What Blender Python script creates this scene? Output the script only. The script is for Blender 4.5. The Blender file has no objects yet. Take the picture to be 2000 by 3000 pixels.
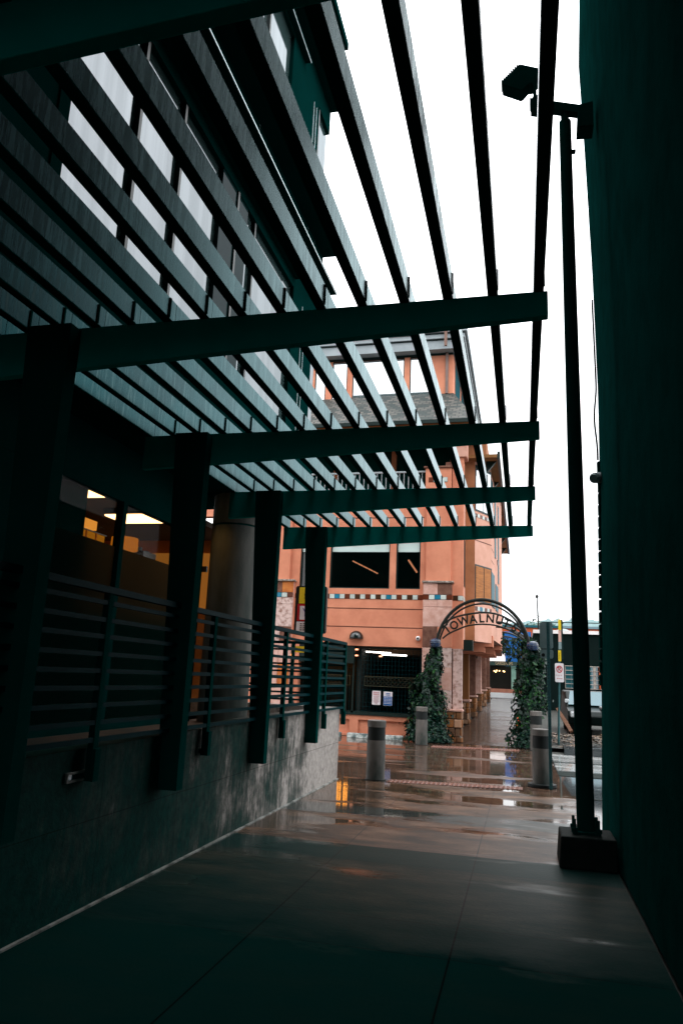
import bpy, bmesh, math, random
from mathutils import Vector, Matrix, noise
rnd = random.Random(7)
sc = bpy.context.scene
COL = sc.collection
R = math.radians

# ------------------------------------------------------------------ materials
def newmat(name):
    m = bpy.data.materials.new(name); m.use_nodes = True
    nt = m.node_tree; nt.nodes.clear()
    out = nt.nodes.new('ShaderNodeOutputMaterial')
    return m, nt, out
def N(nt, t, **kw):
    n = nt.nodes.new(t)
    for k, v in kw.items():
        if k.startswith('i_'):
            n.inputs[k[2:].replace('_', ' ')].default_value = v
        else: setattr(n, k, v)
    return n
def c4(c): return (c[0], c[1], c[2], 1)
def ramp(nt, fac, stops):
    r = nt.nodes.new('ShaderNodeValToRGB')
    e = r.color_ramp.elements
    e[0].position, e[0].color = stops[0][0], c4(stops[0][1])
    e[1].position, e[1].color = stops[-1][0], c4(stops[-1][1])
    for p, c in stops[1:-1]:
        x = e.new(p); x.color = c4(c)
    nt.links.new(fac, r.inputs[0])
    return r.outputs[0]
def coords(nt, scale=(1, 1, 1), kind='Object'):
    tc = nt.nodes.new('ShaderNodeTexCoord'); mp = nt.nodes.new('ShaderNodeMapping')
    mp.inputs['Scale'].default_value = scale
    nt.links.new(tc.outputs[kind], mp.inputs['Vector'])
    return mp.outputs[0]
def noise_tex(nt, vec, scale, detail=5, rough=.6):
    n = N(nt, 'ShaderNodeTexNoise'); n.inputs['Scale'].default_value = scale
    n.inputs['Detail'].default_value = detail; n.inputs['Roughness'].default_value = rough
    nt.links.new(vec, n.inputs['Vector'])
    return n.outputs['Fac']
def surf(name, c1, c2=None, scale=3, rough=.6, spec=.3, stretch=(1, 1, 1), bump=0, bscale=40, metal=0, lo=.35, hi=.65, c3=None):
    """plain painted / mineral surface with mottling"""
    m, nt, out = newmat(name)
    b = N(nt, 'ShaderNodeBsdfPrincipled')
    b.inputs['Roughness'].default_value = rough
    b.inputs['Specular IOR Level'].default_value = spec
    b.inputs['Metallic'].default_value = metal
    v = coords(nt, stretch)
    if c2 is None: c2 = tuple(x * .7 for x in c1)
    st = [(lo, c1), (hi, c2)] if c3 is None else [(lo, c1), ((lo + hi) / 2, c3), (hi, c2)]
    nt.links.new(ramp(nt, noise_tex(nt, v, scale), st), b.inputs['Base Color'])
    if bump:
        bp = N(nt, 'ShaderNodeBump'); bp.inputs['Strength'].default_value = bump; bp.inputs['Distance'].default_value = .02
        nt.links.new(noise_tex(nt, coords(nt), bscale, 6), bp.inputs['Height'])
        nt.links.new(bp.outputs[0], b.inputs['Normal'])
    nt.links.new(b.outputs[0], out.inputs[0])
    return m
def emit(name, col, s):
    m, nt, out = newmat(name)
    e = N(nt, 'ShaderNodeEmission'); e.inputs[0].default_value = c4(col); e.inputs[1].default_value = s
    nt.links.new(e.outputs[0], out.inputs[0]); return m
def glass(name, tint=(.8, .9, .88), refl=.08, rough=.01, fk=1):
    m, nt, out = newmat(name)
    t = N(nt, 'ShaderNodeBsdfTransparent'); t.inputs[0].default_value = c4(tint)
    g = N(nt, 'ShaderNodeBsdfGlossy'); g.inputs['Roughness'].default_value = rough
    lw = N(nt, 'ShaderNodeFresnel'); lw.inputs[0].default_value = 1.5
    ma = N(nt, 'ShaderNodeMath', operation='ADD'); ma.inputs[1].default_value = refl; ma.use_clamp = True
    k_ = N(nt, 'ShaderNodeMath', operation='MULTIPLY'); k_.inputs[1].default_value = fk
    nt.links.new(lw.outputs[0], k_.inputs[0]); nt.links.new(k_.outputs[0], ma.inputs[0])
    mx = N(nt, 'ShaderNodeMixShader')
    nt.links.new(ma.outputs[0], mx.inputs[0]); nt.links.new(t.outputs[0], mx.inputs[1]); nt.links.new(g.outputs[0], mx.inputs[2])
    nt.links.new(mx.outputs[0], out.inputs[0]); return m
def mirror_glass(name, base, refl, tint=(.9, .95, 1), rough=.02):
    m, nt, out = newmat(name)
    d = N(nt, 'ShaderNodeBsdfDiffuse'); d.inputs[0].default_value = c4(base)
    g = N(nt, 'ShaderNodeBsdfGlossy'); g.inputs['Roughness'].default_value = rough; g.inputs[0].default_value = c4(tint)
    mx = N(nt, 'ShaderNodeMixShader'); mx.inputs[0].default_value = refl
    bp = N(nt, 'ShaderNodeBump'); bp.inputs['Strength'].default_value = .05
    nt.links.new(noise_tex(nt, coords(nt), .8, 2), bp.inputs['Height']); nt.links.new(bp.outputs[0], g.inputs['Normal'])
    nt.links.new(d.outputs[0], mx.inputs[1]); nt.links.new(g.outputs[0], mx.inputs[2]); nt.links.new(mx.outputs[0], out.inputs[0])
    return m

M = {}
STEEL = (.001, .034, .030)
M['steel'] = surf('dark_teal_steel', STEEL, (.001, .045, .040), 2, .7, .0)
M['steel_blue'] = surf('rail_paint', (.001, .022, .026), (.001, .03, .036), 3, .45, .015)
M['beam'] = surf('shade_lifted_teal_beam', (.002, .28, .245), (.002, .34, .30), 2, .8, .0)  # same steel as the posts, colour lightened to offset the shade there
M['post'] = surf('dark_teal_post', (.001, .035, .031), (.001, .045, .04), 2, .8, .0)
def slat_paint():
    m, nt, out = newmat('weathered_metallic_slat_paint'); L = nt.links
    p = N(nt, 'ShaderNodeBsdfPrincipled'); p.inputs['Metallic'].default_value = 1; p.inputs['Specular Tint'].default_value = c4((.80, .93, .95))
    n1 = noise_tex(nt, coords(nt, (5, 1, 1)), 1.6, 5); n2 = noise_tex(nt, coords(nt, (1, 16, 1.2)), 2.2, 6, .72)
    base = ramp(nt, n1, [(.36, (.002, .03, .034)), (.66, (.001, .014, .017))])
    q = N(nt, 'ShaderNodeMixRGB'); L.new(base, q.inputs[1]); q.inputs[2].default_value = c4((.05, .085, .085))
    f = ramp(nt, n2, [(.52, (0, 0, 0)), (.64, (.5, .5, .5))]); L.new(f, q.inputs[0]); L.new(q.outputs[0], p.inputs['Base Color'])
    L.new(ramp(nt, n2, [(.35, (.33, .33, .33)), (.6, (.22, .22, .22))]), p.inputs['Roughness'])
    L.new(p.outputs[0], out.inputs[0]); return m
M['slat'] = slat_paint()
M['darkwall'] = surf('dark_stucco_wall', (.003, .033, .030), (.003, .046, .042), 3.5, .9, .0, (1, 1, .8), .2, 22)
M['passage'] = surf('sky_blocker_plaster', (.001, .03, .025), (.001, .04, .033), 1.2, .85, .0)
M['fac_dark'] = surf('dark_curtain_wall', (.001, .022, .020), (.001, .028, .026), 1, .8, .0)
M['conc'] = surf('stained_concrete', (.33, .305, .29), (.03, .06, .053), 1.7, .55, .35, (1, 1, .22), .25, 30, lo=.36, hi=.66, c3=(.15, .155, .145))
def terrace_concrete():
    m, nt, out = newmat('stained_shade_graded_concrete'); L = nt.links
    p = N(nt, 'ShaderNodeBsdfPrincipled'); p.inputs['Roughness'].default_value = .7; p.inputs['Specular IOR Level'].default_value = .04
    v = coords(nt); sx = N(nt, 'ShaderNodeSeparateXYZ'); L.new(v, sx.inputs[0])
    g = N(nt, 'ShaderNodeMapRange'); g.inputs['From Min'].default_value = 0; g.inputs['From Max'].default_value = 7.4; g.inputs['To Min'].default_value = -.22; g.inputs['To Max'].default_value = .30  # stains deepen toward the camera: shade graded into the colour by position
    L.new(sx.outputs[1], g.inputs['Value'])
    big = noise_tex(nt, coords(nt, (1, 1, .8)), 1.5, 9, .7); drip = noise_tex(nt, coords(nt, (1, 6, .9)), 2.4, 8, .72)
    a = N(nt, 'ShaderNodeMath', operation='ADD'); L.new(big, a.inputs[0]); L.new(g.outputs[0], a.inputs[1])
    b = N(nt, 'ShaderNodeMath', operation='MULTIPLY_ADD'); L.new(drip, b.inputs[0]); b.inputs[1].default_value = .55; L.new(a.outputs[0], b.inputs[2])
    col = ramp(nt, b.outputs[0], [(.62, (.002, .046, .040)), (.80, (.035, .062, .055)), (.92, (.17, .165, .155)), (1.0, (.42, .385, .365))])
    fm = N(nt, 'ShaderNodeMixRGB', blend_type='MULTIPLY'); fm.inputs[0].default_value = .7; L.new(col, fm.inputs[1]); L.new(ramp(nt, noise_tex(nt, v, 14, 8, .75), [(.35, (.45, .46, .45)), (.65, (1.35, 1.33, 1.3))]), fm.inputs[2]); col = fm.outputs[0]
    def line(sock, period, off, wd):
        a1 = N(nt, 'ShaderNodeMath', operation='ADD'); L.new(sock, a1.inputs[0]); a1.inputs[1].default_value = off + 100 * period
        a2 = N(nt, 'ShaderNodeMath', operation='MODULO'); L.new(a1.outputs[0], a2.inputs[0]); a2.inputs[1].default_value = period
        a3 = N(nt, 'ShaderNodeMath', operation='LESS_THAN'); L.new(a2.outputs[0], a3.inputs[0]); a3.inputs[1].default_value = wd
        return a3.outputs[0]
    mxn = N(nt, 'ShaderNodeMath', operation='MAXIMUM'); L.new(line(sx.outputs[1], 1.22, .3, .008), mxn.inputs[0]); L.new(line(sx.outputs[2], .56, 0, .008), mxn.inputs[1])
    mj = N(nt, 'ShaderNodeMixRGB', blend_type='MULTIPLY'); mk = N(nt, 'ShaderNodeMath', operation='MULTIPLY'); L.new(mxn.outputs[0], mk.inputs[0]); mk.inputs[1].default_value = .55
    L.new(mk.outputs[0], mj.inputs[0]); L.new(col, mj.inputs[1]); mj.inputs[2].default_value = (.15, .15, .15, 1)
    L.new(mj.outputs[0], p.inputs['Base Color'])
    bp = N(nt, 'ShaderNodeBump'); bp.inputs['Strength'].default_value = .3; bp.inputs['Distance'].default_value = .01
    L.new(noise_tex(nt, v, 35, 6), bp.inputs['Height']); L.new(bp.outputs[0], p.inputs['Normal'])
    L.new(p.outputs[0], out.inputs[0]); return m
M['conc'] = terrace_concrete()
M['conc_light'] = surf('pale_concrete', (.36, .34, .32), (.2, .2, .19), 5, .8, .2, bump=.2)
M['conc_dark'] = surf('wet_dark_concrete', (.012, .018, .016), (.005, .012, .0105), 4, .7, .05, bump=.2)
M['column'] = surf('round_column_concrete', (.11, .105, .095), (.018, .03, .026), 2.2, .7, .2, (1, 1, .25), .2, 25)
M['stucco'] = surf('salmon_stucco', (.68, .27, .165), (.55, .20, .12), 1.6, .85, .15, bump=.35, bscale=70)
M['stucco_dk'] = surf('tan_stucco', (.40, .17, .085), (.33, .13, .06), 2.4, .85, .15, bump=.3, bscale=70)
M['stucco_lt'] = surf('pale_pink_stucco', (.66, .36, .28), (.58, .30, .22), 2.4, .85, .15, bump=.3, bscale=70)
M['groove'] = surf('joint_line', (.09, .03, .02), rough=.9)
M['stoneP'] = surf('pink_sandstone', (.66, .42, .36), (.52, .28, .22), 5, .8, .15, bump=.4, bscale=25)
M['stoneW'] = surf('speckled_pink_sandstone', (.62, .46, .42), (.25, .13, .1), 9, .8, .15, bump=.4, bscale=25, lo=.45, hi=.7)
M['stoneB'] = surf('brown_sandstone', (.20, .10, .07), (.12, .05, .035), 6, .8, .15, bump=.4, bscale=25)
M['stoneO'] = surf('orange_sandstone', (.55, .19, .05), (.4, .11, .03), 6, .8, .15, bump=.4, bscale=25)
M['rubble'] = surf('rubble_stone', (.35, .15, .06), (.04, .03, .022), 7, .7, .3, bump=.6, bscale=10, c3=(.14, .07, .04))
M['tileW'] = surf('tile_white', (.60, .66, .62), rough=.3)
M['tileB'] = surf('tile_blue', (.015, .19, .30), rough=.3)
M['tileR'] = surf('tile_brown', (.13, .03, .012), rough=.3)
M['tileD'] = surf('tile_dark_brown', (.06, .025, .01), rough=.3)
M['frame'] = surf('dark_window_frame', (.003, .02, .02), rough=.4)
M['clear'] = glass('clear_glass', (.9, .92, .9), .004, fk=0)
M['winglass'] = glass('dark_window_glass', (.40, .40, .38), .02)
M['skyglass'] = mirror_glass('sky_reflecting_glass', (.04, .07, .07), .20, (.90, .95, 1), .05)
_nt = M['skyglass'].node_tree; _mx = [n for n in _nt.nodes if n.type == 'MIX_SHADER'][0]
_nt.links.new(ramp(_nt, noise_tex(_nt, coords(_nt, (.6, 3.2, .12)), 1.5, 3), [(.40, (.175, .175, .175)), (.5, (.195, .195, .195)), (.60, (.215, .215, .215))]), _mx.inputs[0])
M['pentglass'] = mirror_glass('penthouse_glass', (.2, .22, .23), .6, (.95, .98, 1))
M['tealglass'] = mirror_glass('teal_glass', (.02, .09, .11), .12)
M['blind'] = surf('window_blind', (.55, .68, .66), (.5, .62, .6), 2, .8)
M['brownblind'] = surf('wood_blind', (.42, .15, .03), (.25, .08, .015), 3, .6, stretch=(1, 1, 14))
M['grey_trim'] = surf('grey_painted_trim', (.34, .38, .40), (.28, .32, .34), 3, .6)
M['soffit'] = surf('brown_soffit', (.26, .12, .04), (.2, .09, .03), 3, .8)
M['gutter'] = surf('dark_gutter', (.005, .018, .016), rough=.4)
M['white'] = surf('white_paint', (.78, .78, .78), (.7, .7, .7), 4, .5)
M['signgold'] = surf('sign_gold_letters', (.55, .40, .24), rough=.6)
M['sign_white'] = surf('sign_white', (.72, .68, .70), (.66, .6, .62), 8, .5)
M['red'] = surf('sign_red', (.50, .012, .02), rough=.4)
M['yellow'] = surf('sign_yellow', (.78, .56, .02), (.7, .48, .02), 6, .4)
M['black'] = surf('sign_black', (.004, .006, .006), rough=.5)
M['blue'] = surf('blue_paint', (.005, .11, .36), (.004, .08, .28), 2, .6)
M['violet'] = surf('violet_ink', (.12, .04, .35), rough=.6)
M['signback'] = surf('sign_back_aluminium', (.26, .33, .34), (.2, .27, .28), 5, .45, metal=.2)
M['mint'] = surf('mint_paint', (.22, .40, .33), rough=.7)
M['awning'] = surf('white_awning', (.82, .72, .69), (.78, .68, .66), 2, .8)
M['orangewall'] = surf('orange_wall', (.36, .07, .02), (.3, .055, .015), 2, .8)
M['darkbld'] = surf('dark_siding', (.0006, .006, .0055), (.001, .008, .0075), 4, .8, .1, (1, 1, 6))
M['iron'] = surf('arch_iron', (.003, .009, .008), (.012, .012, .009), 12, .4, .25)
M['tube'] = emit('fluorescent_tube', (1, .9, .8), 6)
M['tube_o'] = emit('warm_strip_lamp', (1, .40, .22), 3.2)
M['panel'] = emit('ceiling_light_panel', (1, .56, .24), 5)
M['bulb'] = emit('downlight_bulb', (1, .62, .28), 14)
M['lampglow'] = emit('cafe_bulb', (1, .62, .25), 5)
M['shade'] = surf('amber_shade', (.75, .28, .03), (.5, .16, .015), 4, .5)
M['room'] = surf('warm_room_wall', (.55, .2, .045), (.35, .12, .02), 2, .8)
M['garage_room'] = surf('garage_wall', (.02, .022, .018), (.012, .016, .014), 2, .8)
M['garage_warm'] = surf('garage_beam_paint', (.10, .05, .02), rough=.7)
M['jar'] = surf('dark_equipment', (.01, .012, .01), rough=.3)
M['leaf'] = None
M['wood'] = surf('weathered_timber', (.20, .10, .06), (.11, .05, .03), 8, .8, stretch=(6, 6, 1))
M['rubber'] = surf('black_rubber', (.008, .012, .012), rough=.7)
M['carpaint'] = surf('dark_car_paint', (.002, .008, .008), rough=.3, spec=.15)
M['silver'] = surf('silver_plastic', (.55, .6, .62), rough=.25, spec=.6)
M['hubblue'] = surf('blue_lantern_housing', (.008, .035, .11), (.003, .012, .03), 10, .25, .6)
M['brick_red'] = surf('tactile_brick', (.22, .085, .055), (.13, .05, .035), 8, .3, .5)

def leafmat(name, a, b, c):
    m, nt, out = newmat(name)
    p = N(nt, 'ShaderNodeBsdfPrincipled'); p.inputs['Roughness'].default_value = .4; p.inputs['Specular IOR Level'].default_value = .2
    g = N(nt, 'ShaderNodeNewGeometry')
    nt.links.new(ramp(nt, g.outputs['Random Per Island'], [(0, a), (.7, b), (1, c)]), p.inputs['Base Color'])
    nt.links.new(p.outputs[0], out.inputs[0]); return m
M['leaf'] = leafmat('ivy_leaf', (.001, .010, .007), (.003, .023, .013), (.016, .08, .014))
M['shrubleaf'] = leafmat('shrub_leaf', (.001, .012, .009), (.003, .027, .018), (.016, .06, .025))
M['treeleaf'] = leafmat('tree_leaf', (.03, .06, .04), (.06, .10, .06), (.1, .14, .07))
M['petal'] = leafmat('flower_petal', (.5, .03, .04), (.7, .12, .02), (.7, .4, .3))
M['mulchchip'] = leafmat('mulch_chip', (.10, .05, .025), (.05, .035, .02), (.2, .12, .06))

def frosted():
    m, nt, out = newmat('frosted_film')
    d = N(nt, 'ShaderNodeBsdfDiffuse'); t = N(nt, 'ShaderNodeBsdfTranslucent')
    d.inputs[0].default_value = c4((.004, .03, .025)); t.inputs[0].default_value = c4((.30, .27, .21))
    mx = N(nt, 'ShaderNodeMixShader'); mx.inputs[0].default_value = .75
    nt.links.new(d.outputs[0], mx.inputs[1]); nt.links.new(t.outputs[0], mx.inputs[2]); nt.links.new(mx.outputs[0], out.inputs[0])
    return m
M['frost'] = frosted()

def shingles():
    m, nt, out = newmat('slate_shingle_roof')
    p = N(nt, 'ShaderNodeBsdfPrincipled'); p.inputs['Roughness'].default_value = .6
    v = coords(nt, (1, 1, 1), 'UV')
    b = N(nt, 'ShaderNodeTexBrick'); b.offset = .5
    b.inputs['Color1'].default_value = c4((.012, .024, .021)); b.inputs['Color2'].default_value = c4((.13, .115, .10))
    b.inputs['Mortar'].default_value = c4((.004, .01, .01)); b.inputs['Scale'].default_value = 1
    b.inputs['Mortar Size'].default_value = .018; b.inputs['Brick Width'].default_value = .22; b.inputs['Row Height'].default_value = .15
    b.inputs['Bias'].default_value = -.1
    nt.links.new(v, b.inputs['Vector']); nt.links.new(b.outputs['Color'], p.inputs['Base Color'])
    bp = N(nt, 'ShaderNodeBump'); bp.inputs['Strength'].default_value = .6; bp.inputs['Distance'].default_value = .02
    nt.links.new(b.outputs['Color'], bp.inputs['Height']); nt.links.new(bp.outputs[0], p.inputs['Normal'])
    nt.links.new(p.outputs[0], out.inputs[0]); return m
M['shingle'] = shingles()

def wet(name, dry, dark, seams=True, puddle=.5, brick=False, warm=(.10, .055, .035), rmin=.04, rmax=.42, spec=.5, bumpd=.25):
    """wet paving: damp concrete with darker soaked patches and mirror-like puddles"""
    m, nt, out = newmat(name)
    L = nt.links
    p = N(nt, 'ShaderNodeBsdfPrincipled'); p.inputs['Specular IOR Level'].default_value = spec
    v = coords(nt)
    big = noise_tex(nt, coords(nt, (.45, 1.3, 1)), 1.1, 4, .55)
    fine = noise_tex(nt, v, 45, 4, .7)
    mid = noise_tex(nt, coords(nt, (.7, 1.6, 1)), 2.3, 6, .65)
    col = ramp(nt, mid, [(.36, dark), (.52, warm), (.66, dry)])
    mixf = N(nt, 'ShaderNodeMixRGB', blend_type='MULTIPLY'); mixf.inputs[0].default_value = .8
    L.new(col, mixf.inputs[1]); L.new(ramp(nt, fine, [(.3, (.45, .45, .45)), (.7, (1.3, 1.3, 1.3))]), mixf.inputs[2])
    colo = mixf.outputs[0]
    height = fine
    sx = N(nt, 'ShaderNodeSeparateXYZ'); L.new(v, sx.inputs[0])
    def near(sock, val, w):
        a = N(nt, 'ShaderNodeMath', operation='SUBTRACT'); L.new(sock, a.inputs[0]); a.inputs[1].default_value = val
        b = N(nt, 'ShaderNodeMath', operation='ABSOLUTE'); L.new(a.outputs[0], b.inputs[0])
        c = N(nt, 'ShaderNodeMath', operation='LESS_THAN'); L.new(b.outputs[0], c.inputs[0]); c.inputs[1].default_value = w
        return c.outputs[0]
    def mx(fac, c, strength=1):
        nonlocal colo
        k = N(nt, 'ShaderNodeMath', operation='MULTIPLY'); L.new(fac, k.inputs[0]); k.inputs[1].default_value = strength
        q = N(nt, 'ShaderNodeMixRGB'); L.new(k.outputs[0], q.inputs[0]); L.new(colo, q.inputs[1]); q.inputs[2].default_value = c4(c)
        colo = q.outputs[0]
    if seams:
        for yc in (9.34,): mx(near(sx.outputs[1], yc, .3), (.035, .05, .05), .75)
        # shade put into the colour: paving darkens from the base block toward the camera
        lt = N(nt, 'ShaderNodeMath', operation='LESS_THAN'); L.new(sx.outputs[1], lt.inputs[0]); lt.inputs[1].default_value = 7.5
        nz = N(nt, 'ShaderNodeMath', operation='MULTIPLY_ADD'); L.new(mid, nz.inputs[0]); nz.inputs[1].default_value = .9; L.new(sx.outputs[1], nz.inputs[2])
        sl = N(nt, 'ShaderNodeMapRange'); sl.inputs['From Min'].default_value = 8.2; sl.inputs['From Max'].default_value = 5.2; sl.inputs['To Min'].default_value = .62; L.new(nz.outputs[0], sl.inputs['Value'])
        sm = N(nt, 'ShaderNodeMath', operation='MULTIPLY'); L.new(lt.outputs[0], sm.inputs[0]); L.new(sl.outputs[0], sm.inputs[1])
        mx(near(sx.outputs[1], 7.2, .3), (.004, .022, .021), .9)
        mx(sm.outputs[0], (.002, .026, .023), .97); near_shade = sm.outputs[0]
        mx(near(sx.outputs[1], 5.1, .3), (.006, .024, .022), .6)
        for xc in (-.44, -1.68): mx(near(sx.outputs[0], xc, .006), (.004, .006, .006), .9)
        for yc in (1.2, .6, 3.3, 2.7, 5.4, 4.8, 6.9, 7.5, 9.04, 9.64, 11.4): mx(near(sx.outputs[1], yc, .005), (.01, .012, .012), .7)
    if brick:
        bt = N(nt, 'ShaderNodeTexBrick'); bt.inputs['Scale'].default_value = 1
        bt.inputs['Brick Width'].default_value = .22; bt.inputs['Row Height'].default_value = .11; bt.inputs['Mortar Size'].default_value = .008
        bt.inputs['Color1'].default_value = c4(dry); bt.inputs['Color2'].default_value = c4(dark); bt.inputs['Mortar'].default_value = c4((.01, .01, .01))
        L.new(v, bt.inputs['Vector'])
        q = N(nt, 'ShaderNodeMixRGB'); q.inputs[0].default_value = .6; L.new(colo, q.inputs[1]); L.new(bt.outputs['Color'], q.inputs[2]); colo = q.outputs[0]
    L.new(colo, p.inputs['Base Color'])
    pud = N(nt, 'ShaderNodeMapRange'); pud.inputs['From Min'].default_value = puddle - (.10 if seams else .05); pud.inputs['From Max'].default_value = puddle + .035
    pud.inputs['To Min'].default_value = rmax; pud.inputs['To Max'].default_value = rmin
    if seams:
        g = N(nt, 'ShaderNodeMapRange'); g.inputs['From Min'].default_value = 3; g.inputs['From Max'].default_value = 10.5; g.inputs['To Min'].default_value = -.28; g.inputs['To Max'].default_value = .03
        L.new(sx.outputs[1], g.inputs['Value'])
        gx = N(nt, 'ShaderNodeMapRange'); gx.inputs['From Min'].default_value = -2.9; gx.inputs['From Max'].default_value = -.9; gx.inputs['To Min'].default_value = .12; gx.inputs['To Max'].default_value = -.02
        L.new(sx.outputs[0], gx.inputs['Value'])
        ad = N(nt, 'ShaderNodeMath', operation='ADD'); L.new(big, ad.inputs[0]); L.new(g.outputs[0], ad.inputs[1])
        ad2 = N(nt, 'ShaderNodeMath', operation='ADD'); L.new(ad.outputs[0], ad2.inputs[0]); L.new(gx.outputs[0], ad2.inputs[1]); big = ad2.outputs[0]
    L.new(big, pud.inputs['Value']); L.new(pud.outputs[0], p.inputs['Roughness'])
    if spec < .4:
        sr = N(nt, 'ShaderNodeMapRange'); sr.inputs['From Min'].default_value = puddle - .06; sr.inputs['From Max'].default_value = puddle + .03
        sr.inputs['To Min'].default_value = spec; sr.inputs['To Max'].default_value = .5
        L.new(big, sr.inputs['Value'])
        ms = N(nt, 'ShaderNodeMixRGB'); L.new(near_shade, ms.inputs[0]); L.new(sr.outputs[0], ms.inputs[1]); ms.inputs[2].default_value = (.0, .0, .0, 1)
        L.new(ms.outputs[0], p.inputs['Specular IOR Level'])
    bp = N(nt, 'ShaderNodeBump'); bp.inputs['Distance'].default_value = .006
    bs = N(nt, 'ShaderNodeMapRange'); bs.inputs['From Min'].default_value = puddle - (.10 if seams else .05); bs.inputs['From Max'].default_value = puddle + .035
    bs.inputs['To Min'].default_value = bumpd; bs.inputs['To Max'].default_value = .015 if not brick else bumpd
    L.new(big, bs.inputs['Value']); L.new(bs.outputs[0], bp.inputs['Strength'])
    L.new(noise_tex(nt, coords(nt, (.9, 3.2, 1)) if brick else v, 4 if brick else 30, 3), bp.inputs['Height'])
    if brick: bp.inputs['Distance'].default_value = .16
    L.new(bp.outputs[0], p.inputs['Normal'])
    L.new(p.outputs[0], out.inputs[0]); return m
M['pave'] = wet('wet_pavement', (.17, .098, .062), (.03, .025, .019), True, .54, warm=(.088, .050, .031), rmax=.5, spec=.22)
M['alley'] = wet('wet_alley_concrete', (.13, .075, .05), (.03, .026, .02), False, .41, warm=(.09, .05, .035))
M['corr'] = wet('wet_brick_paving', (.055, .028, .019), (.02, .015, .012), False, .45, True, rmin=.03, rmax=.08, bumpd=.55)
M['lot'] = wet('wet_asphalt', (.09, .10, .105), (.05, .06, .065), False, .42, warm=(.07, .08, .085), rmin=.05, rmax=.3)
M['terrfloor'] = surf('terrace_floor', (.11, .07, .05), (.04, .04, .034), 3, .5, .15, bump=.2)
M['earth'] = surf('dark_ground', (.05, .05, .045), (.03, .035, .03), 2, .8)

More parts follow.
